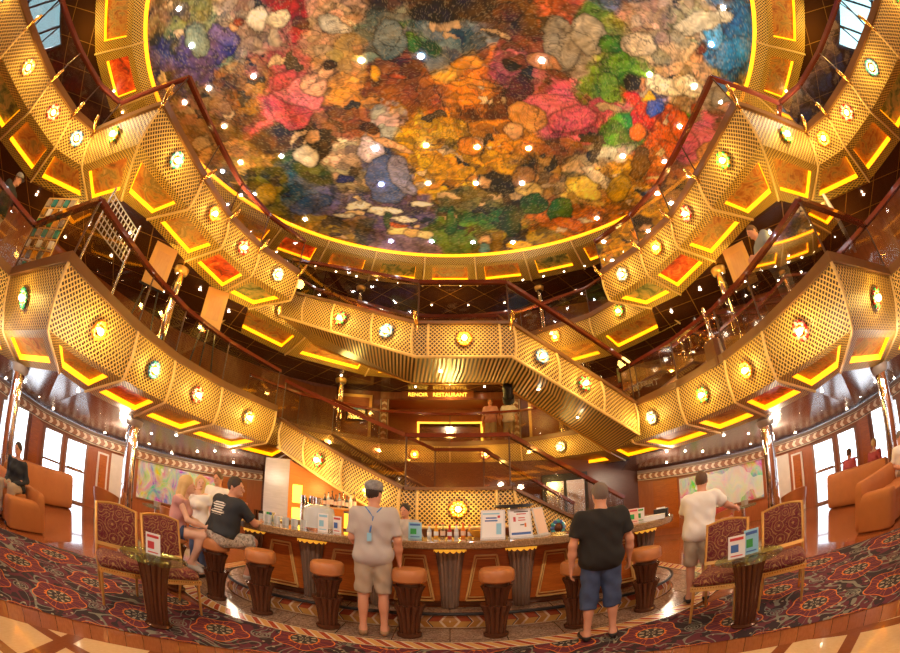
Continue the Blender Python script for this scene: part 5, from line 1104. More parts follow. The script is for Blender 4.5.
MB().lathe([(.08, 0), (.08, .16), (.055, .18), (.075, .60), (.001, .61)], 18).build('jug', M['chrome'], r, True); MB().lathe([(.085, 0), (.085, .08)], 18).build('base', M['black'], r, True)
r = empty('juice_dispenser', (-1.72, 7.3, .982), 0, 'glowing amber juice dispenser behind the bar near the capped man', 'dispenser')
MB().box((0, 0, .21), (.34, .26, .28)).build('tank', M['amber_glow'], r); MB().box((0, 0, .37), (.36, .28, .04)).build('lid', M['steel'], r); MB().box((0, 0, .035), (.36, .28, .07)).build('base', M['steel'], r)
r = empty('bottle_shelf', (-2.06, 7.42, .982), 0, 'amber wooden bottle shelf on posts above the back counter', 'shelf')
MB().box((0, 0, .43), (.68, .2, .03)).build('board', M['pale_wood'], r)
for dx in (-.32, .32): MB().box((dx, .06, .207), (.03, .03, .415)).build('post', M['pale_wood'], r)
for i in range(9): bottle(-2.35 + i * .073, 7.42, 1.428, .25 + .035 * ((i * 7) % 3), ['black', 'petal_clear', 'stool_wood', 'dark_bronze', 'petal_grey', 'bottle_glass'][i % 6], 'liquor bottle standing on the amber shelf behind the bar', 'liquor bottles on the back bar shelf', 'black')
for i, (z, h) in enumerate(((1.62, .42), (1.12, .34))):
    tag(MB().box((0, 0, 0), (.22, .02, h), R(9)).build('lit_panel', M['star_warm'] if False else M['sign_gold'], None, loc=(-3.44, 8.735, z)), ['upper glowing cream panel on the orange back bar wall', 'lower glowing cream panel on the orange back bar wall'][i], 'light panel')
# ------------------------------------------------------------------ banquet chairs and pedestal tables
def make_chair():
    r = empty('banquet_chair'); W, D = .50, .46     # faces local -Y
    def rounded(w_, d_, z0, z1, rr=.05, dome=.02):
        prof = [(0, .0), (rr * .5, .012), (rr, (z1 - z0) * .5), (rr * .4, (z1 - z0) * .9), (-.08, z1 - z0 + dome)]
        m = MB(); prev = None
        def loop(e, z):
            pts = []
            for cx, cy, a0 in ((w_ / 2 - .06, d_ / 2 - .06, 0), (-w_ / 2 + .06, d_ / 2 - .06, 90), (-w_ / 2 + .06, -d_ / 2 + .06, 180), (w_ / 2 - .06, -d_ / 2 + .06, 270)):
                for k in range(5): a = R(a0 + 90 * k / 4); q = .06 + max(e, -.055) * .6; pts.append((cx + q * math.cos(a) + (e * .2 if e < 0 else 0) * math.cos(a), cy + q * math.sin(a), z))
            return pts
        rings = [loop(e - .03, z0 + dz) for e, dz in prof]
        n = len(rings[0]); o = len(m.v)
        vs = [p for rg in rings for p in rg]; fs = [tuple(range(n))[::-1], tuple((len(rings) - 1) * n + k for k in range(n))]
        for i in range(len(rings) - 1):
            for k in range(n): fs.append((i * n + k, i * n + (k + 1) % n, (i + 1) * n + (k + 1) % n, (i + 1) * n + k))
        return m.add(vs, fs)
    rounded(W, D, .41, .50).build('seat', M['chair_fabric'], r, True)
    m = MB()
    for a, b in (((-W / 2, -D / 2), (W / 2, -D / 2)), ((W / 2, -D / 2), (W / 2, D / 2)), ((W / 2, D / 2), (-W / 2, D / 2)), ((-W / 2, D / 2), (-W / 2, -D / 2))): m.bar(a + (.39,), b + (.39,), .03, .05)
    m.build('seat_frame', M['gold_paint'], r)
    m = MB()
    for k in range(17): m.ball((-W / 2 + .02 + (W - .04) * k / 16, -D / 2 - .017, .40), .008, 6)
    m.build('stud_row', M['brass'], r)
    for sx in (-1, 1):
        MB().tube([(sx * (W / 2 - .02), -D / 2 + .02, .38), (sx * (W / 2 - .01), -D / 2 + .005, 0)], [.020, .014], 8).build('leg', M['gold_paint'], r, True)
        MB().tube([(sx * (W / 2 - .02), D / 2 - .01, .40), (sx * (W / 2 - .02), D / 2 + .05, 0)], [.020, .014], 8).build('leg', M['gold_paint'], r, True)
        MB().tube([(sx * (W / 2 - .005), D / 2 - .02, .38), (sx * (W / 2 - .005), D / 2 + .02, .60), (sx * (W / 2 - .005), D / 2 + .10, 1.0)], .021, 8).build('back_post', M['gold_paint'], r, True)
    Mx = Matrix.Translation((0, D / 2 + .06, .78)) @ Matrix.Rotation(R(-11), 4, 'X')
    m = MB(); N = 12; pts = [(-W / 2 + .02, -.22), (W / 2 - .02, -.22)] + [(W / 2 - .02 - (W - .04) * k / N, .20 + .035 * math.sin(PI * k / N)) for k in range(N + 1)]
    n = len(pts); vs = [(p[0], -.025, p[1]) for p in pts] + [(p[0], .025, p[1]) for p in pts] + [(p[0] * .86, -.042, p[1] * .86) for p in pts]
    fs = [tuple(range(2 * n, 3 * n)), tuple(range(n, 2 * n))[::-1]]
    for k in range(n): j = (k + 1) % n; fs += [(k, j, j + 2 * n, k + 2 * n), (k, k + n, j + n, j)]
    m.add(vs, fs).xform(Mx); m.build('backrest', M['chair_fabric'], r, True)
    m = MB(); m.bar((-W / 2, -.03, -.225), (W / 2, -.03, -.225), .03, .04); m.xform(Mx); m.build('back_rail', M['gold_paint'], r)
    m = MB(); m.tube([(p[0], 0, p[1] + .012) for p in pts[2:]], .016, 8); m.xform(Mx); m.build('top_rail', M['gold_paint'], r, True)
    return r
CH = [(-3.18, 2.94, (.81, -.59), 'burgundy floral chair with gold frame, left of the left pair by the left table'), (-2.84, 3.45, (.90, -.42), 'burgundy floral chair with gold frame, right of the left pair behind the left table'),
      (2.66, 3.38, (-.80, -.60), 'burgundy floral chair with gold frame, left of the right pair nearest the bar'), (3.24, 2.96, (-.72, -.69), 'burgundy floral chair with gold frame, right of the right pair'),
      (-3.98, 1.42, (.90, -.42), 'burgundy floral chair cut off by the far left edge'), (4.0, 1.40, (-.90, -.42), 'burgundy floral chair cut off by the far right edge')]
for i, (x, y, f, t) in enumerate(CH):
    r = make_chair() if i == 0 else dup(ch0)
    if i == 0: ch0 = r
    r.location = (x, y, .014); r.rotation_euler = (0, 0, math.atan2(f[1], f[0]) + PI / 2); tag(r, t, 'chair', 'burgundy banquet chairs')
def make_table():
    r = empty('pedestal_table')
    MB().lathe([(.14, 0), (.145, .015), (.12, .03)], 32).build('base', M['stool_wood'], r, True)
    MB().lathe([(.105, .02, .6), (.108, .2), (.12, .4), (.145, .58), (.17, .685, 1.0), (.13, .69), (.001, .69)], 96, flute=14, amp=.2).build('pedestal', M['stool_wood'], r, True)
    MB().lathe([(.001, .692), (.335, .692), (.345, .70), (.335, .708), (.001, .708)], 48).build('glass_top', M['table_glass'], r, True)
    return r
t0 = make_table(); t0.location = (-2.58, 2.86, .014); tag(t0, 'round glass table on fluted wood pedestal before the left pair of chairs', 'table', 'pedestal tables')
t1 = dup(t0, (2.60, 2.84, .014), 0, 'round glass table on fluted wood pedestal before the right pair of chairs')
ZC = .724
card(-2.62, 2.90, R(28), 'white drinks card with blue and red print on the left glass table', 'white_paper', 'red_print', .15, .21, ZC, 'red_print')
card(2.50, 2.92, R(-42), 'white folded card with red and blue print on the right glass table', 'white_paper', 'red_print', .17, .22, ZC, 'blue_print')
card(2.66, 2.88, R(-28), 'sky blue card with a green cup print on the right glass table', 'sky_print', 'blue_print', .15, .24, ZC, 'petal_green')
# ------------------------------------------------------------------ lounge sofas, tub chairs, low tables
def make_sofa(L, D, H, name='sofa'):
    r = empty(name)          # long axis X, faces local -Y
    def soft(c, d, rr=.10, n=4):
        m = MB(); x, y, z = d[0] / 2, d[1] / 2, d[2] / 2
        # rounded box by stacked superellipse loops
        vs = []; fs = []; K = 28; rows = [(-1, .86), (-.92, .97), (-.6, 1), (.55, 1), (.85, .97), (.97, .86), (1, .7)]
        for h, s_ in rows:
            for k in range(K):
                a = 2 * PI * k / K; ca, sa = math.cos(a), math.sin(a); e = .35
                ex = math.copysign(abs(ca) ** e, ca); ey = math.copysign(abs(sa) ** e, sa)
                vs.append((c[0] + ex * (x - (1 - s_) * rr * 2.5), c[1] + ey * (y - (1 - s_) * rr * 2.5), c[2] + h * z))
        for i in range(len(rows) - 1):
            for k in range(K): fs.append((i * K + k, i * K + (k + 1) % K, (i + 1) * K + (k + 1) % K, (i + 1) * K + k))
        fs += [tuple(range(K))[::-1], tuple((len(rows) - 1) * K + k for k in range(K))]
        return m.add(vs, fs)
    soft((0, .02, .20), (L - .1, D - .1, .36)).build('base', M['sofa_cloth'], r, True)
    soft((0, D / 2 - .11, H * .52), (L, .22, H * .96)).build('backrest', M['sofa_cloth'], r, True)
    for sx in (-1, 1):
        soft((sx * (L / 2 - .12), -.02, H * .38), (.24, D - .04, H * .74)).build('arm', M['sofa_cloth'], r, True)
    n = max(1, round((L - .5) / .7))
    for k in range(n):
        w_ = (L - .5) / n; soft((-(L - .5) / 2 + w_ * (k + .5), -.08, .42), (w_ - .01, D - .3, .14), .05).build('seat_cushion', M['sofa_cloth'], r, True)
    return r
for s in (-1, 1):
    side = 'left' if s < 0 else 'right'
    r = make_sofa(1.9, .80, .62 if s < 0 else .78); r.location = (s * 6.48, 2.95, .0); r.rotation_euler = (0, 0, 0 if False else R(-4 * s))
    tag(r, 'orange brown sofa nearest the camera on the %s, seen from its end' % side, 'sofa')
    r = make_sofa(2.0, .86, .80); r.location = (s * 8.35, 4.75, .0); r.rotation_euler = (0, 0, R(-90 + 8) if s < 0 else R(90 - 8))
    tag(r, 'orange brown sofa backing onto the lobby by the glass doors on the %s' % side, 'sofa')
def make_tub():
    r = empty('tub_chair')
    m = MB(); N = 14; vs = []; fs = []
    for z, ro in ((.40, .27), (.62, .31), (.80, .33)):
        for k in range(N + 1): a = R(-20 + 220 * k / N); zz = z - (.10 * (1 - math.sin(a)) if z > .5 else 0); vs.append((ro * math.cos(a), ro * math.sin(a), zz))
        for k in range(N + 1): a = R(-20 + 220 * k / N); zz = z - (.10 * (1 - math.sin(a)) if z > .5 else 0); vs.append(((ro - .05) * math.cos(a), (ro - .05) * math.sin(a), zz))
    q = N + 1
    for i in range(2):
        for k in range(N):
            a = i * 2 * q + k; b = a + 2 * q; fs.append((a, a + 1, b + 1, b)); fs.append((a + q, b + q, b + q + 1, a + q + 1))
    for k in range(N): a = 4 * q + k; fs.append((a, a + 1, a + q + 1, a + q))
    m.add(vs, fs).build('back_shell', M['leather'], r, True)
    MB().lathe([(.24, .36), (.27, .39), (.26, .46), (.001, .48)], 20).build('seat', M['leather'], r, True)
    for a in (45, 135, 225, 315): MB().tube([(.17 * math.cos(R(a)), .17 * math.sin(R(a)), .38), (.24 * math.cos(R(a)), .24 * math.sin(R(a)), 0)], .014, 8).build('leg', M['chrome'], r, True)
    m = MB(); m.tube([(.215 * math.cos(R(a)), .215 * math.sin(R(a)), .14) for a in (45, 135, 225, 315)], .009, 6, closed=True); m.build('stretcher', M['chrome'], r, True)
    return r
tb = None
TUB = [(-7.15, 6.15, 200, 'left', 'beside the glass doors'), (-5.75, 7.05, 170, 'left', 'in front of the wall painting'), (-4.9, 7.2, 190, 'left', 'close behind the second banquet chair'), (7.15, 6.15, 160, 'right', 'beside the glass doors'), (5.6, 7.1, 190, 'right', 'in front of the wall painting')]
for i, (x, y, a, sd, t) in enumerate(TUB):
    r = make_tub() if tb is None else dup(tb); tb = tb or r
    r.location = (x, y, 0); r.rotation_euler = (0, 0, R(a)); tag(r, 'tan leather tub chair with chrome legs on the %s %s' % (sd, t), 'chair', 'tub chairs in the lounge')
tt = None
for i, (x, y, t) in enumerate(((-6.2, 6.95, 'left of the bar'), (6.3, 7.1, 'right of the bar'))):
    if tt is None:
        tt = r = empty('cafe_table')
        MB().lathe([(.001, .68), (.33, .68), (.34, .70), (.33, .72), (.001, .72)], 28).build('top', M['table_glass'], r, True); MB().lathe([(.04, .02), (.04, .68)], 14).build('post', M['chrome'], r, True); MB().lathe([(.22, 0), (.22, .02), (.05, .04)], 24).build('base', M['chrome'], r, True)
    else: r = dup(tt)
    r.location = (x, y, 0); tag(r, 'small round cafe table in the lounge %s by the painting' % t, 'table', 'cafe tables')
    c = tag(MB().box((0, 0, .06), (.12, .12, .12)).build('table_card', M['stone_grey'], None, loc=(x + .05, y - .02, .722)), 'small grey card block standing on the cafe table %s' % t, 'card')
# ------------------------------------------------------------------ people: smooth bodies from a distance field
def cone(P, a, b, r1, r2):
    a = np.asarray(a, float); b = np.asarray(b, float); d = b - a; L2 = max(1e-9, d @ d)
    t = np.clip(((P - a) @ d) / L2, 0, 1); return np.linalg.norm(P - a - t[..., None] * d, axis=-1) - (r1 + (r2 - r1) * t)
def ell(P, c, r, Rm=None):
    q = P - np.asarray(c, float)
    if Rm is not None: q = q @ Rm
    r = np.asarray(r, float); k0 = np.linalg.norm(q / r, axis=-1); k1 = np.linalg.norm(q / (r * r), axis=-1) + 1e-9
    return k0 * (k0 - 1) / k1
def smin(a, b, k): h = np.clip(.5 + .5 * (b - a) / k, 0, 1); return b + (a - b) * h - k * h * (1 - h)
def sunion(L, k):
    d = L[0]
    for x in L[1:]: d = smin(d, x, k)
    return d
def surface(f, lo, hi, h):
    lo = np.asarray(lo, float); hi = np.asarray(hi, float); n = np.ceil((hi - lo) / h).astype(int) + 1
    ax = [lo[i] + h * np.arange(n[i]) for i in range(3)]
    Pt = np.stack(np.meshgrid(*ax, indexing='ij'), -1); D = f(Pt); I = D < 0
    nx, ny, nz = n - 1
    acc = np.zeros((nx, ny, nz, 3)); cnt = np.zeros((nx, ny, nz))
    cor = [(0, 0, 0), (1, 0, 0), (0, 1, 0), (1, 1, 0), (0, 0, 1), (1, 0, 1), (0, 1, 1), (1, 1, 1)]
    sl = lambda c: tuple(slice(c[i], c[i] + (nx, ny, nz)[i]) for i in range(3))
    for a in range(8):
        for b in range(a + 1, 8):
            if sum(abs(cor[a][i] - cor[b][i]) for i in range(3)) != 1: continue
            da, db = D[sl(cor[a])], D[sl(cor[b])]; x = (da < 0) != (db < 0)
            if not x.any(): continue
            t = np.where(x, da / np.where(x, da - db, 1), 0)
            for i in range(3): acc[..., i] += np.where(x, cor[a][i] + t * (cor[b][i] - cor[a][i]), 0)
            cnt += x
    m = cnt > 0; idx = -np.ones((nx, ny, nz), int); idx[m] = np.arange(m.sum())
    g = np.argwhere(m); vs = lo + h * (g + acc[m] / cnt[m][:, None])
    fs = []
    for axis in range(3):
        o1, o2 = (axis + 1) % 3, (axis + 2) % 3
        s0 = [slice(None)] * 3; s1 = [slice(None)] * 3; s0[axis] = slice(0, -1); s1[axis] = slice(1, None)
        A, B = I[tuple(s0)], I[tuple(s1)]; e = np.argwhere(A != B)
        if not len(e): continue
        ok = (e[:, o1] > 0) & (e[:, o2] > 0) & (e[:, o1] < (nx, ny, nz)[o1]) & (e[:, o2] < (nx, ny, nz)[o2]); e = e[ok]
        u = np.zeros(3, int); u[o1] = 1; v = np.zeros(3, int); v[o2] = 1
        q = [idx[tuple((e - x).T)] for x in (u + v, v, 0 * u, u)]
        q = np.stack([q[0], q[3], q[2], q[1]] if False else [q[0], q[1], q[2], q[3]], -1)
        ins = A[tuple(e.T)]; q[~ins] = q[~ins][:, ::-1]; fs.append(q)
    fs = np.concatenate(fs); fs = fs[(fs >= 0).all(1)]
    return vs, fs
def sdf_mesh(parts, name, mt, parent):
    V_ = []; F_ = []; o = 0
    for f, lo, hi, h in parts:
        v, q = surface(f, lo, hi, h); V_.append(v); F_.append(q + o); o += len(v)
    V_ = np.concatenate(V_); F_ = np.concatenate(F_)
    me = bpy.data.meshes.new(name); me.from_pydata(V_.tolist(), [], F_.tolist()); me.polygons.foreach_set('use_smooth', [True] * len(me.polygons))
    me.materials.append(M[mt]); ob = bpy.data.objects.new(name, me); COL.objects.link(ob); ob.parent = parent; return ob
def rotz(a): c, s = math.cos(a), math.sin(a); return np.array([[c, -s, 0], [s, c, 0], [0, 0, 1.0]])
STAND = dict(hl=(-.095, 0, .93), hr=(.095, 0, .93), kl=(-.105, .015, .50), kr=(.105, .015, .50), al=(-.11, -.03, .085), ar=(.11, -.03, .085), tl=(-.14, .15, .035), tr=(.14, .15, .035),
             chest=(0, -.015, 1.25), neck=(0, -.025, 1.47), head=(0, .015, 1.625), sl=(-.185, -.02, 1.41), sr=(.185, -.02, 1.41), el=(-.26, -.05, 1.13), er=(.26, -.05, 1.13), wl=(-.285, .03, .90), wr=(.285, .03, .90))
SIT = dict(STAND, hl=(-.10, 0, .93), hr=(.10, 0, .93), kl=(-.15, .42, .95), kr=(.15, .42, .95), al=(-.14, .36, .52), ar=(.14, .36, .52), tl=(-.15, .52, .46), tr=(.15, .52, .46))
def person(label, loc, rz, J=None, H=1.75, scale=1.0, heavy=0.0, female=False, skin='skin', shirt='tee_grey', sleeve=.62, shirt_hem=-.07, bottom='khaki', leg_to=.95, hair='hair_brown', long_hair=False, shoes='shoe_black', yaw=0.0, pitch=0.0, cap=None, h=.017, seated=False, extras=None, curl=.5, group=None, no_bottom=False, print_=None):
    j = dict(SIT if seated else STAND); j.update(J or {}); k = H / 1.75 * scale
    j = {a: np.array(b, float) for a, b in j.items()}
    root = empty('person', loc, rz, label, 'person', group); root.scale = (k, k, k)
    sw = .90 if female else 1.0; hv = heavy
    def bone_torso(P, g=0.0):
        hl, hr, ch, nk, sl, sr = (j[q] for q in ('hl', 'hr', 'chest', 'neck', 'sl', 'sr')); pel = (hl + hr) / 2
        up = (nk - pel); L = []
        wd = 1.0 if female else .80
        L.append(cone(P, pel + (hl - pel) * wd + up * .06, pel + (hr - pel) * wd + up * .06, .114 + .03 * hv + g, .114 + .03 * hv + g))
        for s_, a, b in ((-1, hl, sl), (1, hr, sr)):
            lo_ = pel + (a - pel) * .62 + up * .14; hi_ = ch + (b - ch) * np.array([.5, .5, .5]) * .95
            L.append(cone(P, lo_, hi_, (.098 if not female else .085) + .04 * hv + g, (.112 if not female else .095) + .015 * hv + g))
        L.append(cone(P, sl + (nk - sl) * .12 - up * .03, sr + (nk - sr) * .12 - up * .03, .068 + g, .068 + g))
        L.append(cone(P, ch + up * .1, nk - up * .02, .10 + g, .062 + g * .6))
        if hv > 0: L.append(ell(P, pel + up * .30 + np.array([0, .05, 0]), (.17 + .03 * hv + g, .14 + .05 * hv + g, .2 + g)))
        if female:
            for s_ in (-1, 1): L.append(ell(P, ch + np.array([s_ * .075, .085, .0]), (.062 + g, .06 + g, .062 + g)))
        return L
    def legs(P, g=0.0, which='lr'):
        L = []
        for c in which:
            hp, kn, an = j['h' + c], j['k' + c], j['a' + c]
            L.append(cone(P, hp, kn, .088 * (1 + .12 * hv) + g, .056 + g)); L.append(cone(P, kn, an, .054 + g, .036 + g))
            d = an - kn; bk = np.array([0, -.018, 0]); L.append(ell(P, kn + d * .3 + bk, (.054 + g, .056 + g, .12 + g)))
        return L
    def arms(P, g=0.0):
        L = []
        for c in 'lr':
            s_, e_, w_ = j['s' + c], j['e' + c], j['w' + c]
            L += [cone(P, s_, e_, (.052 + .012 * hv) * sw + g, .041 * sw + g), cone(P, e_, e_ + (w_ - e_) * .4, .042 * sw + g, .043 * sw + g), cone(P, e_ + (w_ - e_) * .4, w_, .043 * sw + g, .027 * sw + g)]
        return L
    hd = j['head']; Rh = rotz(yaw); cp, sp = math.cos(pitch), math.sin(pitch); Rh = Rh @ np.array([[1, 0, 0], [0, cp, -sp], [0, sp, cp]])
    hp = lambda x, y, z: hd + Rh @ np.array([x, y, z])
    def body(P):
        L = bone_torso(P) + legs(P) + arms(P)
        L.append(cone(P, j['neck'] - np.array([0, 0, .04]), hd + np.array([0, -.02, -.06]), .058 * sw + .008 * hv, .054 * sw))
        L.append(ell(P, hd, (.074, .092, .112), Rh))
        for c in 'lr':
            an, to = j['a' + c], j['t' + c]; L += [cone(P, an, to, .040, .030), cone(P, an + np.array([0, -.02, -.03]), to, .034, .026)]
        return sunion(L, .032)
    def head(P):
        d = ell(P, hd + Rh @ np.array([0, -.008, .02]), (.076, .094, .105), Rh)
        d = smin(d, ell(P, hp(0, .022, -.055), (.056, .062, .066), Rh), .03)
        d = smin(d, cone(P, hp(0, .088, .012), hp(0, .112, -.028), .010, .015), .014)
        d = smin(d, ell(P, hp(0, .084, -.083), (.024, .016, .018), Rh), .02)
        d = smin(d, cone(P, hp(-.035, .080, .028), hp(.035, .080, .028), .010, .010), .014)
        for s_ in (-1, 1):
            d = smin(d, ell(P, hp(s_ * .076, -.012, -.008), (.012, .022, .034), Rh), .008)
            d = np.maximum(d, -ell(P, hp(s_ * .031, .098, .008), (.016, .014, .010), Rh))
            d = smin(d, ell(P, hp(s_ * .031, .080, .008), (.013, .013, .011), Rh), .004)
        d = smin(d, cone(P, hp(-.016, .082, -.056), hp(.016, .082, -.056), .008, .008), .008)
        d = smin(d, cone(P, hd + np.array([0, -.02, -.06]), j['neck'], .050 * sw, .055 * sw), .03)
        return d
    def hand(c, sgn):
        e_, w_ = j['e' + c], j['w' + c]; d = (w_ - e_) / np.linalg.norm(w_ - e_)
        side = np.cross(d, np.array([sgn, 0, 0])); 
        if np.linalg.norm(side) < .2: side = np.array([0, 1.0, 0])
        side = side - d * (side @ d); side /= np.linalg.norm(side)
        if side[1] < 0: side = -side
        pal = np.cross(d, side); pal *= -1 if pal @ np.array([-sgn, 0, 0]) < 0 else 1
        segs = [(w_ + d * .0, w_ + d * .03, .024, .022)]
        for i, (o_, ln) in enumerate(((.030, .068), (.010, .078), (-.010, .072), (-.029, .056))):
            kn = w_ + d * .095 + side * o_; segs.append((w_ + d * .02 + side * o_ * .5, kn, .016, .0125))
            d1 = d * math.cos(curl * .7) + pal * math.sin(curl * .7); m_ = kn + d1 * ln * .5; d2 = d * math.cos(curl * 1.7) + pal * math.sin(curl * 1.7)
            segs += [(kn, m_, .0105, .0098), (m_, m_ + d2 * ln * .5, .0098, .008)]
        tb_ = w_ + d * .03 + side * .022; t1 = tb_ + (d * .6 + side * .7 + pal * .3) * .045; segs += [(tb_, t1, .015, .012), (t1, t1 + (d * .9 + side * .2 + pal * .3) * .032, .012, .009)]
        def f(P): 
            dd = None
            for a, b, r1, r2 in segs: q = cone(P, a, b, r1, r2); dd = q if dd is None else smin(dd, q, .006)
            return dd
        al = np.array([p for s_ in segs for p in s_[:2]]); return f, al.min(0) - .03, al.max(0) + .03
    pts = np.array(list(j.values())); lo, hi = pts.min(0) - .24, pts.max(0) + .24; lo[2] = max(lo[2], min(j['tl'][2], j['tr'][2]) - .06)
    hh = min(h * .5, .008)
    parts = [(body, lo, hi, h), (head, hd - .16, hd + .16, hh)]
    for c, sgn in (('l', -1), ('r', 1)): f, a, b = hand(c, sgn); parts.append((f, a, b, min(hh, .0065)))
    sdf_mesh(parts, 'body', skin, root)
    wr = lambda P: .0035 * np.sin(P[..., 2] * 38 + 5 * np.sin(P[..., 0] * 9)) + .003 * np.sin(P[..., 0] * 41 + P[..., 2] * 23 + 3 * np.sin(P[..., 1] * 17))
    pel = (j['hl'] + j['hr']) / 2; up = (j['neck'] - pel); upn = up / np.linalg.norm(up)
    if shirt:
        def sh_(P):
            L = bone_torso(P, .020); rh = .138 + .032 * hv; L.append(cone(P, pel + (j['hl'] - pel) * .72 + up * .05, pel + (j['hr'] - pel) * .72 + up * .05, rh - .006, rh - .006)); d = sunion(L, .05)
            d = np.maximum(d, -((P - pel) @ upn - shirt_hem))
            d = np.maximum(d, (P - j['neck']) @ upn - (.012 if not female else -.03))
            if sleeve > 0:
                for c in 'lr':
                    s_, e_, w_ = j['s' + c], j['e' + c], j['w' + c]
                    if sleeve <= 1:
                        ax = (e_ - s_) / np.linalg.norm(e_ - s_); L_ = np.linalg.norm(e_ - s_) * sleeve
                        q = np.maximum(cone(P, s_, e_, .070 * sw + .01 * hv, .068 * sw + .012 * hv), (P - s_) @ ax - L_)
                    else:
                        q = smin(cone(P, s_, e_, .068 * sw, .056 * sw), cone(P, e_, e_ + (w_ - e_) * .93, .056 * sw, .042 * sw), .02)
                    d = smin(d, q, .03)
            return d + wr(P)
        so_ = sdf_mesh([(sh_, lo, hi, h)], 'shirt', shirt, root)
        if print_:
            zc, hw, hh_, mt_ = print_
            def pr(P):
                st_ = np.where(np.sin((P[..., 2] - zc) * 210 + 1.2) > -.2, .006, -.006); w_ = hw * (.8 + .2 * np.sin(np.floor((P[..., 2] - zc) * 210 / 6.283) * 2.1))
                d = np.maximum(sh_(P) - st_, np.abs(P[..., 0] - j['chest'][0]) - w_); d = np.maximum(d, np.abs(P[..., 2] - zc) - hh_); return np.maximum(d, P[..., 1] - j['chest'][1] + .03)
            c_ = np.array([j['chest'][0], j['chest'][1] - .1, zc]); sdf_mesh([(pr, c_ - (.2, .2, .16), c_ + (.2, .2, .16), .006)], 'printed_lettering', mt_, root)
    if not no_bottom:
        def bt(P):
            hl, hr = j['hl'], j['hr']
            d = sunion([cone(P, pel + (hl - pel) * .8 + up * .05, pel + (hr - pel) * .8 + up * .05, .120 + .028 * hv, .120 + .028 * hv)] + ([] if hv == 0 else [ell(P, pel + up * .1, (.18 + .02 * hv, .125 + .025 * hv, .12))]), .05)
            d = np.maximum(d, (P - pel) @ upn - (.03 if shirt_hem < 0 else .09))
            for c in 'lr':
                h_, k_, a_ = j['h' + c], j['k' + c], j['a' + c]; t = leg_to
                ax = (k_ - h_) / np.linalg.norm(k_ - h_); ln = np.linalg.norm(k_ - h_)
                if t <= 1.0: q = np.maximum(cone(P, h_, k_, .102 + .012 * hv, .092 + .006 * hv), (P - h_) @ ax - ln * t)
                else:
                    ax2 = (a_ - k_) / np.linalg.norm(a_ - k_); q2 = np.maximum(cone(P, k_, a_, .090 + .006 * hv, .078), (P - k_) @ ax2 - np.linalg.norm(a_ - k_) * (t - 1))
                    q = smin(cone(P, h_, k_, .108 + .012 * hv, .090 + .006 * hv), q2, .03)
                d = smin(d, q, .03)
            return d + wr(P) * 1.2
        sdf_mesh([(bt, lo, hi, h)], 'shorts' if leg_to <= 1.3 else 'trousers', bottom, root)
    if shoes:
        for c in 'lr':
            def so(P, c=c):
                an, to = j['a' + c], j['t' + c]; q = sunion([cone(P, an + np.array([0, -.02, -.035]), to + np.array([0, .01, -.005]), .046, .040), cone(P, an + np.array([0, 0, -.02]), to, .045, .036)], .02)
                return np.maximum(q, P[..., 2] - (max(an[2], to[2]) - .015))
            ap = np.array([j['a' + c], j['t' + c]]); sdf_mesh([(so, ap.min(0) - .11, ap.max(0) + .11, .012)], 'shoe', shoes, root)
    def hr_(P):
        q = (P - hd) @ Rh
        d = ell(P, hd + Rh @ np.array([0, -.012, .026]), (.085, .102, .112), Rh)
        d = np.maximum(d, -(q[..., 2] - (-.02 + np.clip(q[..., 1], -.05, .09) * .85)))
        d = np.maximum(d, q[..., 1] - .072)
        if long_hair:
            s0 = hp(0, -.06, .0); d = smin(d, cone(P, hp(0, -.055, .02), j['neck'] + np.array([0, -.075, -.10]), .078, .062), .03)
            for s_ in (-1, 1): d = smin(d, cone(P, hp(s_ * .065, -.02, .02), j['neck'] + np.array([s_ * .085, -.03, -.12]), .034, .028), .03)
            d = np.maximum(d, -ell(P, hp(0, .09, -.02), (.062, .06, .1), Rh))
        return d + .003 * np.sin(q[..., 0] * 210) * np.sin(q[..., 1] * 90 + q[..., 2] * 60)
    sdf_mesh([(hr_, hd - (.18 if not long_hair else .36), hd + .18, hh)], 'hair', hair, root)
    m = MB()
    for s_ in (-1, 1): m.ball(tuple(hp(s_ * .031, .0905, .008)), .0062, 8)
    for s_ in (-1, 1): mm = MB(); mm.ball(tuple(hp(s_ * .031, .0895, .008)), .0072, 8); mm.build('eye', M['black'], root, True)
    mm = MB(); mm.tube([tuple(hp(-.02, .088, -.056)), tuple(hp(0, .0915, -.055)), tuple(hp(.02, .088, -.056))], [.004, .0065, .004], 8); mm.build('mouth', M['lip'], root, True)
    if cap:
        mm = MB(); mm.lathe([(.087, -.0), (.094, .01), (.098, .05), (.080, .092), (.04, .112), (.001, .117)], 24, sy=1.13)
        Mx = Matrix([list(r_) + [0] for r_ in Rh] + [[0, 0, 0, 1]]); Mx.translation = Vector(hp(0, -.01, .038)); mm.xform(Mx); cp_ = mm.build('cap', M[cap], root, True)
        mm = MB(); vs = []; 
        for k_ in range(9): a = R(35 + 110 * k_ / 8); vs += [(.09 * math.cos(a), .1 * math.sin(a), .018), (.105 * math.cos(a), .10 * math.sin(a) + .085 * math.sin(PI * k_ / 8), .004)]
        fs = [(2 * i, 2 * i + 1, 2 * i + 3, 2 * i + 2) for i in range(8)]; n = len(vs); vs += [(x, y, z - .008) for x, y, z in vs]; fs += [tuple(q + n for q in f)[::-1] for f in fs[:8]]
        mm.add(vs, fs); mm.xform(Mx); mm.build('visor', M[cap], cp_)
    if extras: extras(root, j)
    return root
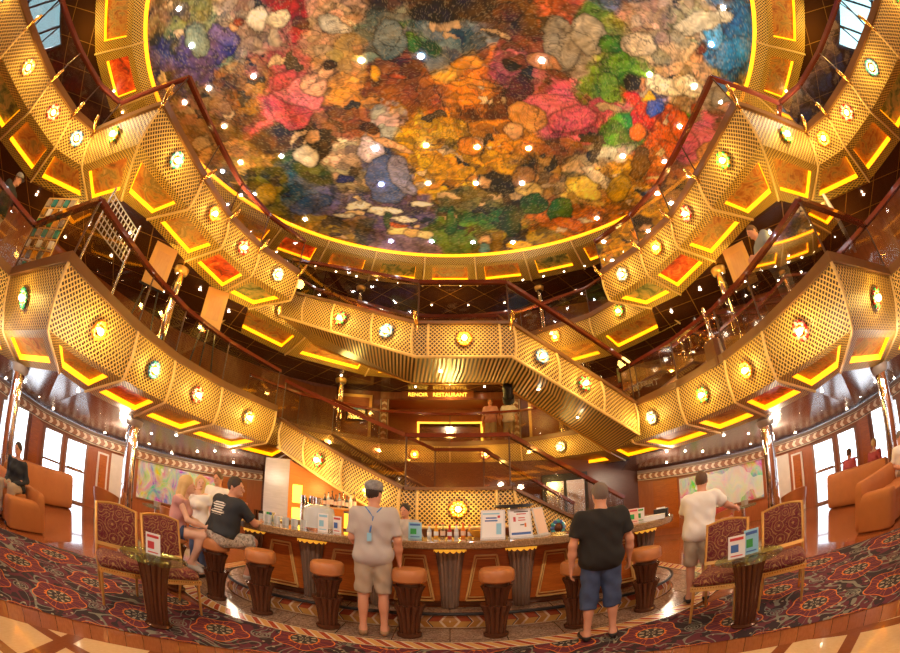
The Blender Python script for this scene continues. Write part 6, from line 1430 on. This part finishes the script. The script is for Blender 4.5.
# heavy grey haired man in black tee standing with his back to the camera
person('person with grey hair in black tee and denim shorts standing at the bar', (1.44, 3.74, .014), R(-10), H=1.68, heavy=.75, shirt='tee_black', sleeve=.72, shirt_hem=-.10, bottom='denim', leg_to=1.28, hair='hair_grey', shoes='shoe_black', h=.014,
       J=dict(el=(-.295, -.03, 1.12), er=(.295, -.03, 1.12), wl=(-.305, .03, .87), wr=(.315, .07, .90), sl=(-.215, -.02, 1.40), sr=(.215, -.02, 1.40), kl=(-.12, .015, .5), kr=(.12, .015, .5), al=(-.135, -.03, .085), ar=(.135, -.03, .085), tl=(-.17, .14, .035), tr=(.19, .14, .035)), yaw=.25, skin='skin')
def capman(root, j):
    n = j['neck']; m = MB()
    m.tube([(-.075, .04, n[2] - .0), (-.085, -.07, n[2] + .01), (-.04, -.115, n[2] - .04), (.0, -.135, n[2] - .10), (.04, -.115, n[2] - .04), (.085, -.07, n[2] + .01), (.075, .04, n[2])], .008, 6); m.tube([(0, -.135, n[2] - .10), (-.03, -.146, n[2] - .26)], .008, 6); m.build('lanyard', M['strap_blue'], root, True)
    MB().box((-.035, -.150, n[2] - .31), (.045, .012, .09)).build('lanyard_card', M['sky_print'], root)
person('person in grey tee, cap and blue lanyard standing at the bar', (-.80, 4.26, .012), R(8), H=1.78, shirt='tee_grey', sleeve=.85, shirt_hem=-.12, bottom='khaki', leg_to=.95, hair='hair_dark', shoes='shoe_tan', cap='cap_grey', h=.014, yaw=-.55, pitch=.0, extras=capman, heavy=.0,
       J=dict(sl=(-.185, -.02, 1.41), sr=(.185, -.02, 1.41), wr=(.27, .04, .88), er=(.25, -.05, 1.13), el=(-.22, .0, 1.14), wl=(-.16, .2, 1.02)))
person('person in white tee and khaki shorts leaning on the right end of the bar', (2.84, 4.06, .014), R(-32), H=1.66, shirt='tee_white', sleeve=.8, shirt_hem=-.10, bottom='khaki', leg_to=.95, hair='hair_brown', shoes='shoe_black', heavy=.3,
       J=dict(er=(.40, .12, 1.22), wr=(.56, .33, 1.13), chest=(.03, .04, 1.23), neck=(.06, .07, 1.45), head=(.08, .12, 1.60), sl=(-.14, .03, 1.38), sr=(.24, .06, 1.40), el=(-.20, .22, 1.20), wl=(-.10, .42, 1.12)), yaw=-.1, pitch=-.1)
def teeprint(root, j):
    # pale block of small lettering across the shoulders
    m = MB()
    for i in range(6):
        w_ = (.16, .21, .19, .22, .18, .14)[i]
        m.box((.0 + .01 * (i % 2), -.158 - .004 * i * 0, 1.37 - i * .03), (w_, .004, .016))
    c = j['chest']; o = 0
    Mx = Matrix.Translation((0, .14, 0)) @ Matrix.Translation((0, -.135, 1.3)) @ Matrix.Rotation(R(-14), 4, 'X') @ Matrix.Translation((0, .135, -1.3)); m.xform(Mx)
    m.build('printed_lettering', M['tee_white'], root)
person('person in black printed tee and patterned shorts, seated at the bar looking right', (-2.78, 4.36, -.11), R(-20), seated=True, H=1.84, shirt='tee_navy', sleeve=.75, shirt_hem=.03, bottom='plaid_short', leg_to=.98, hair='hair_dark', shoes='shoe_white', h=.014, yaw=-1.15, heavy=.35,
       J=dict(chest=(.02, .10, 1.22), neck=(.03, .16, 1.43), head=(.06, .20, 1.575), sl=(-.17, .12, 1.38), sr=(.22, .14, 1.37), el=(-.24, .30, 1.17), wl=(-.10, .50, 1.16), er=(.29, .34, 1.17), wr=(.16, .56, 1.16), kl=(-.24, .34, .86), al=(-.34, .18, .46), tl=(-.37, .32, .39), kr=(.20, .40, .92), ar=(.16, .34, .50), tr=(.17, .50, .44)), print_=(1.30, .12, .085, 'tee_white'))
person('person with long blonde hair in pink top seated on a stool', (-3.33, 4.12, -.07), R(-62), seated=True, H=1.68, female=True, skin='skin_pale', shirt='top_pink', sleeve=0, shirt_hem=.0, bottom='denim', leg_to=.38, hair='hair_blonde', long_hair=True, shoes='shoe_white',
       J=dict(chest=(0, .08, 1.22), neck=(0, .12, 1.43), head=(.0, .16, 1.58), sl=(-.15, .08, 1.385), sr=(.15, .08, 1.385), el=(-.19, .20, 1.12), wl=(-.12, .42, 1.06), er=(.20, .22, 1.13), wr=(.10, .44, 1.08), kl=(-.10, .42, .96), kr=(.10, .42, .96), al=(-.08, .26, .54), ar=(.06, .24, .54), tl=(-.09, .40, .46), tr=(.07, .38, .46)), yaw=.15)
person('person with blonde hair and hand to face behind the seated blonde', (-3.72, 5.25, 0), R(170), H=1.62, female=True, skin='skin_pale', shirt='tee_white', sleeve=.5, bottom='denim', leg_to=1.9, hair='hair_blonde', long_hair=True, shoes='shoe_black', h=.02,
       J=dict(chest=(0, .06, 1.25), neck=(0, .09, 1.46), er=(.22, .26, 1.16), wr=(.06, .20, 1.44)), yaw=.9)
person('person in white tee standing beyond the bar corner, facing the camera', (-3.95, 6.1, 0), R(185), H=1.76, shirt='tee_white', sleeve=.7, bottom='khaki', leg_to=1.0, hair='hair_brown', shoes='shoe_black', h=.02)
person('person with dark hair in pale grey shirt behind the bar, beside the capped man', (-.66, 6.0, 0), R(165), H=1.58, shirt='tee_grey', sleeve=1.5, bottom='black', leg_to=1.9, hair='hair_dark', shoes='shoe_black', h=.02)
for args in ((-6.02, 3.0, 'left', 'person with dark hair and dark jacket sitting on the near left sofa', 'hair_dark', 'tee_navy', True, -150),
             (8.42, 5.2, 'right', 'person in red shirt on the right sofa, nearest the glass doors', 'hair_brown', 'shirt_red', False, -100), (8.42, 4.4, 'right', 'person with pale hair in red shirt on the right sofa, second from the doors', 'hair_blonde', 'shirt_red', True, -100),
             (6.95, 3.0, 'right', 'person in cream top on the near right sofa', 'hair_grey', 'tee_white', False, 150)):
    x, y, sd, t, hc, sc_, fem, rz = args
    person(t, (x, y, -.25), R(rz), seated=True, H=1.70, scale=.86, female=fem, shirt=sc_, sleeve=.8 if not fem else 1.5, bottom='khaki', leg_to=1.9, hair=hc, shoes='shoe_black', h=.02, J=dict(al=(-.14, .46, .42), ar=(.14, .46, .42), tl=(-.15, .60, .355), tr=(.15, .60, .355), wl=(-.10, .30, 1.0), wr=(.10, .30, 1.0)))
person('person in red and tan top sitting at the cafe table behind the right chairs', (5.55, 7.0, -.46 * .9), R(150), seated=True, H=1.66, scale=.9, shirt='shirt_red', sleeve=.8, bottom='khaki', leg_to=1.9, hair='hair_dark', shoes='shoe_black', h=.02, J=dict(al=(-.14, .44, .55), ar=(.14, .44, .55), tl=(-.15, .58, .49), tr=(.15, .58, .49), el=(-.24, .15, 1.17), wl=(-.1, .38, 1.2), er=(.24, .15, 1.17), wr=(.1, .38, 1.2)))
person('person in grey cap and dark shirt at the lower left balcony rail', (-7.55, 1.55, 3.49), R(-62), H=1.78, shirt='tee_navy', sleeve=.8, bottom='khaki', leg_to=1.9, hair='hair_brown', shoes='shoe_black', cap='cap_grey', h=.02, J=dict(er=(.24, .16, 1.2), wr=(.15, .38, 1.12), el=(-.24, .16, 1.2), wl=(-.15, .38, 1.12)), yaw=.2)
person('person in slate blue shirt leaning on the lower right balcony rail', (5.30, 3.72, 3.49), R(70), H=1.88, shirt='shirt_blue', sleeve=.85, bottom='khaki', leg_to=1.9, hair='hair_brown', shoes='shoe_black', h=.02, J=dict(chest=(0, .10, 1.23), neck=(0, .17, 1.42), head=(0, .24, 1.55), sl=(-.185, .15, 1.37), sr=(.185, .15, 1.37), er=(.25, .24, 1.10), wr=(.10, .44, 1.06), el=(-.25, .24, 1.10), wl=(-.10, .44, 1.06)), pitch=-.25)
for x, y, t, c in ((1.35, 13.0, 'person in tan top walking by the restaurant entrance, left of the two', 'top_pink'), (1.95, 12.95, 'person in pale top walking by the restaurant entrance, right of the two', 'tee_white')):
    person(t, (x, y, 3.475), R(170), H=1.7, shirt=c, sleeve=.8, bottom='khaki', leg_to=1.0, hair='hair_brown', shoes='shoe_black', h=.024, J=dict(kl=(-.1, .12, .5), al=(-.1, .16, .09), tl=(-.12, .33, .05)))
# ------------------------------------------------------------------ things on the balconies
def sign(name, txt, size, mt, loc, rz, label, board, back='deck_wall'):
    r = empty(name, loc, rz, label, 'sign')
    MB().box((0, .03, 0), board).build('board', M[back], r)
    ws = txt.split(' '); n = len(txt); x = 0.0
    for w_ in ws:      # each word its own piece of lettering
        c = (x + len(w_) / 2 - n / 2) * size * .64; text_part('lettering', w_, size, M[mt], r, (c, -.012, 0), (R(90), 0, 0)); x += len(w_) + 1
    return r
sign('restaurant_sign', 'RENOIR RESTAURANT', .2, 'sign_gold', (-.45, 13.82, 5.56), 0, 'gold lettered restaurant sign above the entrance under the stairs', (2.6, .05, .27))
sign('neon_sign', 'ENTERT', .26, 'sign_cream', (5.45, 9.85, 4.52), R(-29), 'small cream lettered sign under the upper balcony right of the stairs', (1.35, .05, .34))
MB().box((0, 0, 0), (1.5, .08, .42), R(-29)).build('panel_temp', M['art_green']).name = 'lit_panel'
o = bpy.data.objects['lit_panel.002'] if 'lit_panel.002' in bpy.data.objects else [q for q in bpy.data.objects if q.name.startswith('lit_panel')][-1]
for q in bpy.data.objects:
    if q.name.startswith('lit_panel') and 'label' not in q: q.location = (5.5, 9.9, 4.98); tag(q, 'dim green panel above the small cream lettered sign', 'light panel')
# theatre spotlight hung under the stair
r = empty('spotlight', (1.32, 8.72, 4.36), R(20), 'black theatre spotlight hanging at the edge of the slatted stair', 'spotlight')
Mx = Matrix.Translation((0, 0, -.22)) @ Matrix.Rotation(R(-130), 4, 'X') @ Matrix.Rotation(R(25), 4, 'Y')
m = MB(); m.lathe([(.09, -.2), (.11, -.18), (.11, .12), (.14, .14), (.14, .28), (.12, .28), (.11, .15), (.001, .14)], 20); m.xform(Mx); m.build('barrel', M['black'], r, True)
MB().tube([(0, 0, -.02), (0, 0, -.1)], .03, 8).build('clamp', M['black'], r); m = MB(); m.tube([(-.13, 0, -.22), (-.12, 0, -.1), (.12, 0, -.1), (.13, 0, -.22)], .015, 6); m.build('yoke', M['black'], r)
# display rack of small pictures, wire grid screens, easels, picture boards
def rack(loc, rz, label, W=.95, Hh=1.55):
    r = empty('display_rack', loc, rz, label, 'rack')
    m = MB()
    for i in range(6): m.bar((-W / 2 + W * i / 5, 0, .35), (-W / 2 + W * i / 5, 0, Hh + .35), .02, .02)
    for i in range(8): m.bar((-W / 2, 0, .35 + Hh * i / 7), (W / 2, 0, .35 + Hh * i / 7), .02, .02)
    for sx in (-1, 1): m.bar((sx * W / 2, 0, 0), (sx * W / 2, 0, .36), .03, .03); m.bar((sx * W / 2, -.2, .015), (sx * W / 2, .2, .015), .03, .03)
    m.build('frame', M['rib_cream'], r)
    cs = ['stone_grey', 'steel', 'petal_grey', 'petal_teal', 'white_paper', 'petal_amber']
    for i in range(5):
        for k in range(7):
            c = ('petal_green', 'petal_amber')[i % 2] if k == 4 and i < 4 else cs[(i * 3 + k * 5) % 6]
            MB().box((-W / 2 + W * (i + .5) / 5, -.02, .35 + Hh * (k + .45) / 7), (W / 5 - .07, .04, Hh / 7 - .08)).build('small_picture', M[c], r)
rack((-6.95, 2.62, 3.48), R(20), 'cream display rack of small pictures behind the lower left balcony rail')
def screen(loc, rz, label, W, Hh):
    r = empty('grid_screen', loc, rz, label, 'screen'); m = MB(); n = int(W / .09); k = int(Hh / .09)
    for i in range(n + 1): m.bar((-W / 2 + W * i / n, 0, .9), (-W / 2 + W * i / n, 0, .9 + Hh), .014, .014)
    for i in range(k + 1): m.bar((-W / 2, 0, .9 + Hh * i / k), (W / 2, 0, .9 + Hh * i / k), .014, .014)
    m.build('grid', M['acrylic'], r)
    for sx in (-1, 1): MB().tube([(sx * W / 2, 0, 0), (sx * W / 2, 0, Hh + 1.0)], .022, 8).build('post', M['steel'], r)
    return r
screen((-4.98, 3.1, 3.48), R(97), 'white wire grid screen standing behind the lower left balcony rail', .95, .62)
def easel(loc, rz, label, art='pale_wood', W=.52, Hh=.92):
    r = empty('easel', loc, rz, label, 'easel')
    MB().box((0, -.03, 1.72), (W, .03, Hh)).build('board', M['inlay'], r); MB().box((0, -.048, 1.72), (W * .62, .01, Hh * .62)).build('picture', M[art], r)
    for a, b in (((-.3, -.05, 0), (-.04, 0, 2.2)), ((.3, -.05, 0), (.04, 0, 2.2)), ((0, .45, 0), (0, .02, 2.18))): MB().tube([a, b], .018, 6).build('leg', M['black'], r)
    MB().box((0, -.06, 1.22), (.6, .06, .03)).build('tray', M['black'], r)
for s in (-1, 1):
    sd = 'left' if s < 0 else 'right'
    easel((s * 5.55, 4.86, 3.48), R(55 * -s), 'black easel with framed print near the chrome column, lower %s balcony' % sd)
    if s < 0: easel((-5.15, 6.6, 3.48), R(40), 'black easel with framed print at the far end of the lower left balcony')
    tag(MB().box((0, 0, .25), (.9, .05, .5), R(35 * s)).build('white_board', M['white_paper'], None, loc=(s * 7.0, 3.35, 3.95)), 'blank pale board leaning behind the lower %s balcony rail' % sd, 'board')
    e = empty('exit_sign', (s * 7.3, 2.9, 4.15), R(30 * s), 'small green lit exit light low on the %s balcony' % sd, 'sign'); MB().box((0, 0, 0), (.22, .05, .08)).build('lamp', M['green_led'], e); MB().box((0, .04, -.02), (.26, .04, .14)).build('case', M['black'], e)
tag(MB().box((0, 0, .42), (1.0, .06, .85), R(20)).build('white_board', M['white_paper'], None, loc=(6.75, 2.75, 4.45)), 'tall pale blank board standing behind the lower right rail corner', 'board')
# shelving of glassware behind the right balcony glass
r = empty('glassware_display', (5.08, 6.55, 3.48), R(82), 'dark display stand crowded with tall glassware behind the lower right balcony glass', 'display')
MB().box((0, 0, .25), (2.3, .45, .5)).build('plinth', M['dark_wood'], r)
random.seed(9)
for i in range(46):
    hgt = random.uniform(.3, .75); MB().lathe([(.04, 0), (.05, hgt * .1), (.015, hgt * .3), (.02, hgt * .6), (.045, hgt * .85), (.02, hgt)], 10).build('glass_ornament', M[random.choice(['brass', 'petal_amber', 'chrome', 'dark_bronze'])], r, True, loc=(random.uniform(-1.08, 1.08), random.uniform(-.2, .2), .50))
# lit wall lamps of the gallery, round dark balcony bar with pendant glass, back gallery
for i in range(7):
    x = 2.9 + i * .42; tag(MB().box((0, 0, 0), (.15, .05, .13)).build('wall_lamp', M['sign_gold'], None, loc=(x, 14.15 - i * .27, 7.05 + i * .09)), 'small square amber lamp in the row on the back gallery wall', 'lamp', 'square amber lamps in the back gallery')
for i in range(3):
    tag(MB().box((0, 0, 0), (.15, .05, .13)).build('wall_lamp', M['sign_gold'], None, loc=(-3.4 - i * .42, 13.9 - i * .27, 7.05 + i * .09)), 'small square amber lamp at the left of the back gallery wall', 'lamp', 'square amber lamps left of the back gallery')
r = empty('gallery_kiosk', (0, 13.4, 6.48), 0, 'dark round kiosk with hanging curtain strips on the back upper gallery', 'kiosk')
MB().lathe([(1.3, 1.1), (1.3, 1.35), (1.15, 1.4), (.001, 1.4)], 32).build('canopy', M['stool_wood'], r, True); MB().lathe([(1.1, 0), (1.1, 1.1)], 64, flute=40, amp=.05).build('curtain', M['dark_bronze'], r, True)
# double doors and posters beside the restaurant
for s in (-1, 1):
    sd = 'left' if s < 0 else 'right'
    r = empty('wall_panel', (s * 3.4, 13.72, 3.5), R(-8 * s), 'carved wood panel with gold border on the back wall %s of the entrance' % sd, 'wall panel')
    MB().box((0, 0, 1.0), (1.2, .05, 2.0)).build('panel', M['bar_wood'], r); m = MB()
    for c, d in (((0, -.03, .05), (1.2, .03, .1)), ((0, -.03, 1.95), (1.2, .03, .1)), ((-.55, -.03, 1), (.1, .03, 2)), ((.55, -.03, 1), (.1, .03, 2))): m.box(c, d)
    m.build('border', M['frieze'] if False else M['gold_paint'], r)
r = empty('wall_screen', (-3.3, 13.55, 4.75), R(8), 'lit screen in a dark frame on the back wall left of the entrance', 'screen')
MB().box((0, 0, 0), (.75, .05, .55)).build('case', M['black'], r); MB().box((0, -.03, .0), (.6, .01, .42)).build('display', M['steel'], r); MB().box((0, -.036, .16), (.6, .01, .06)).build('display_bar', M['sky_print'], r)
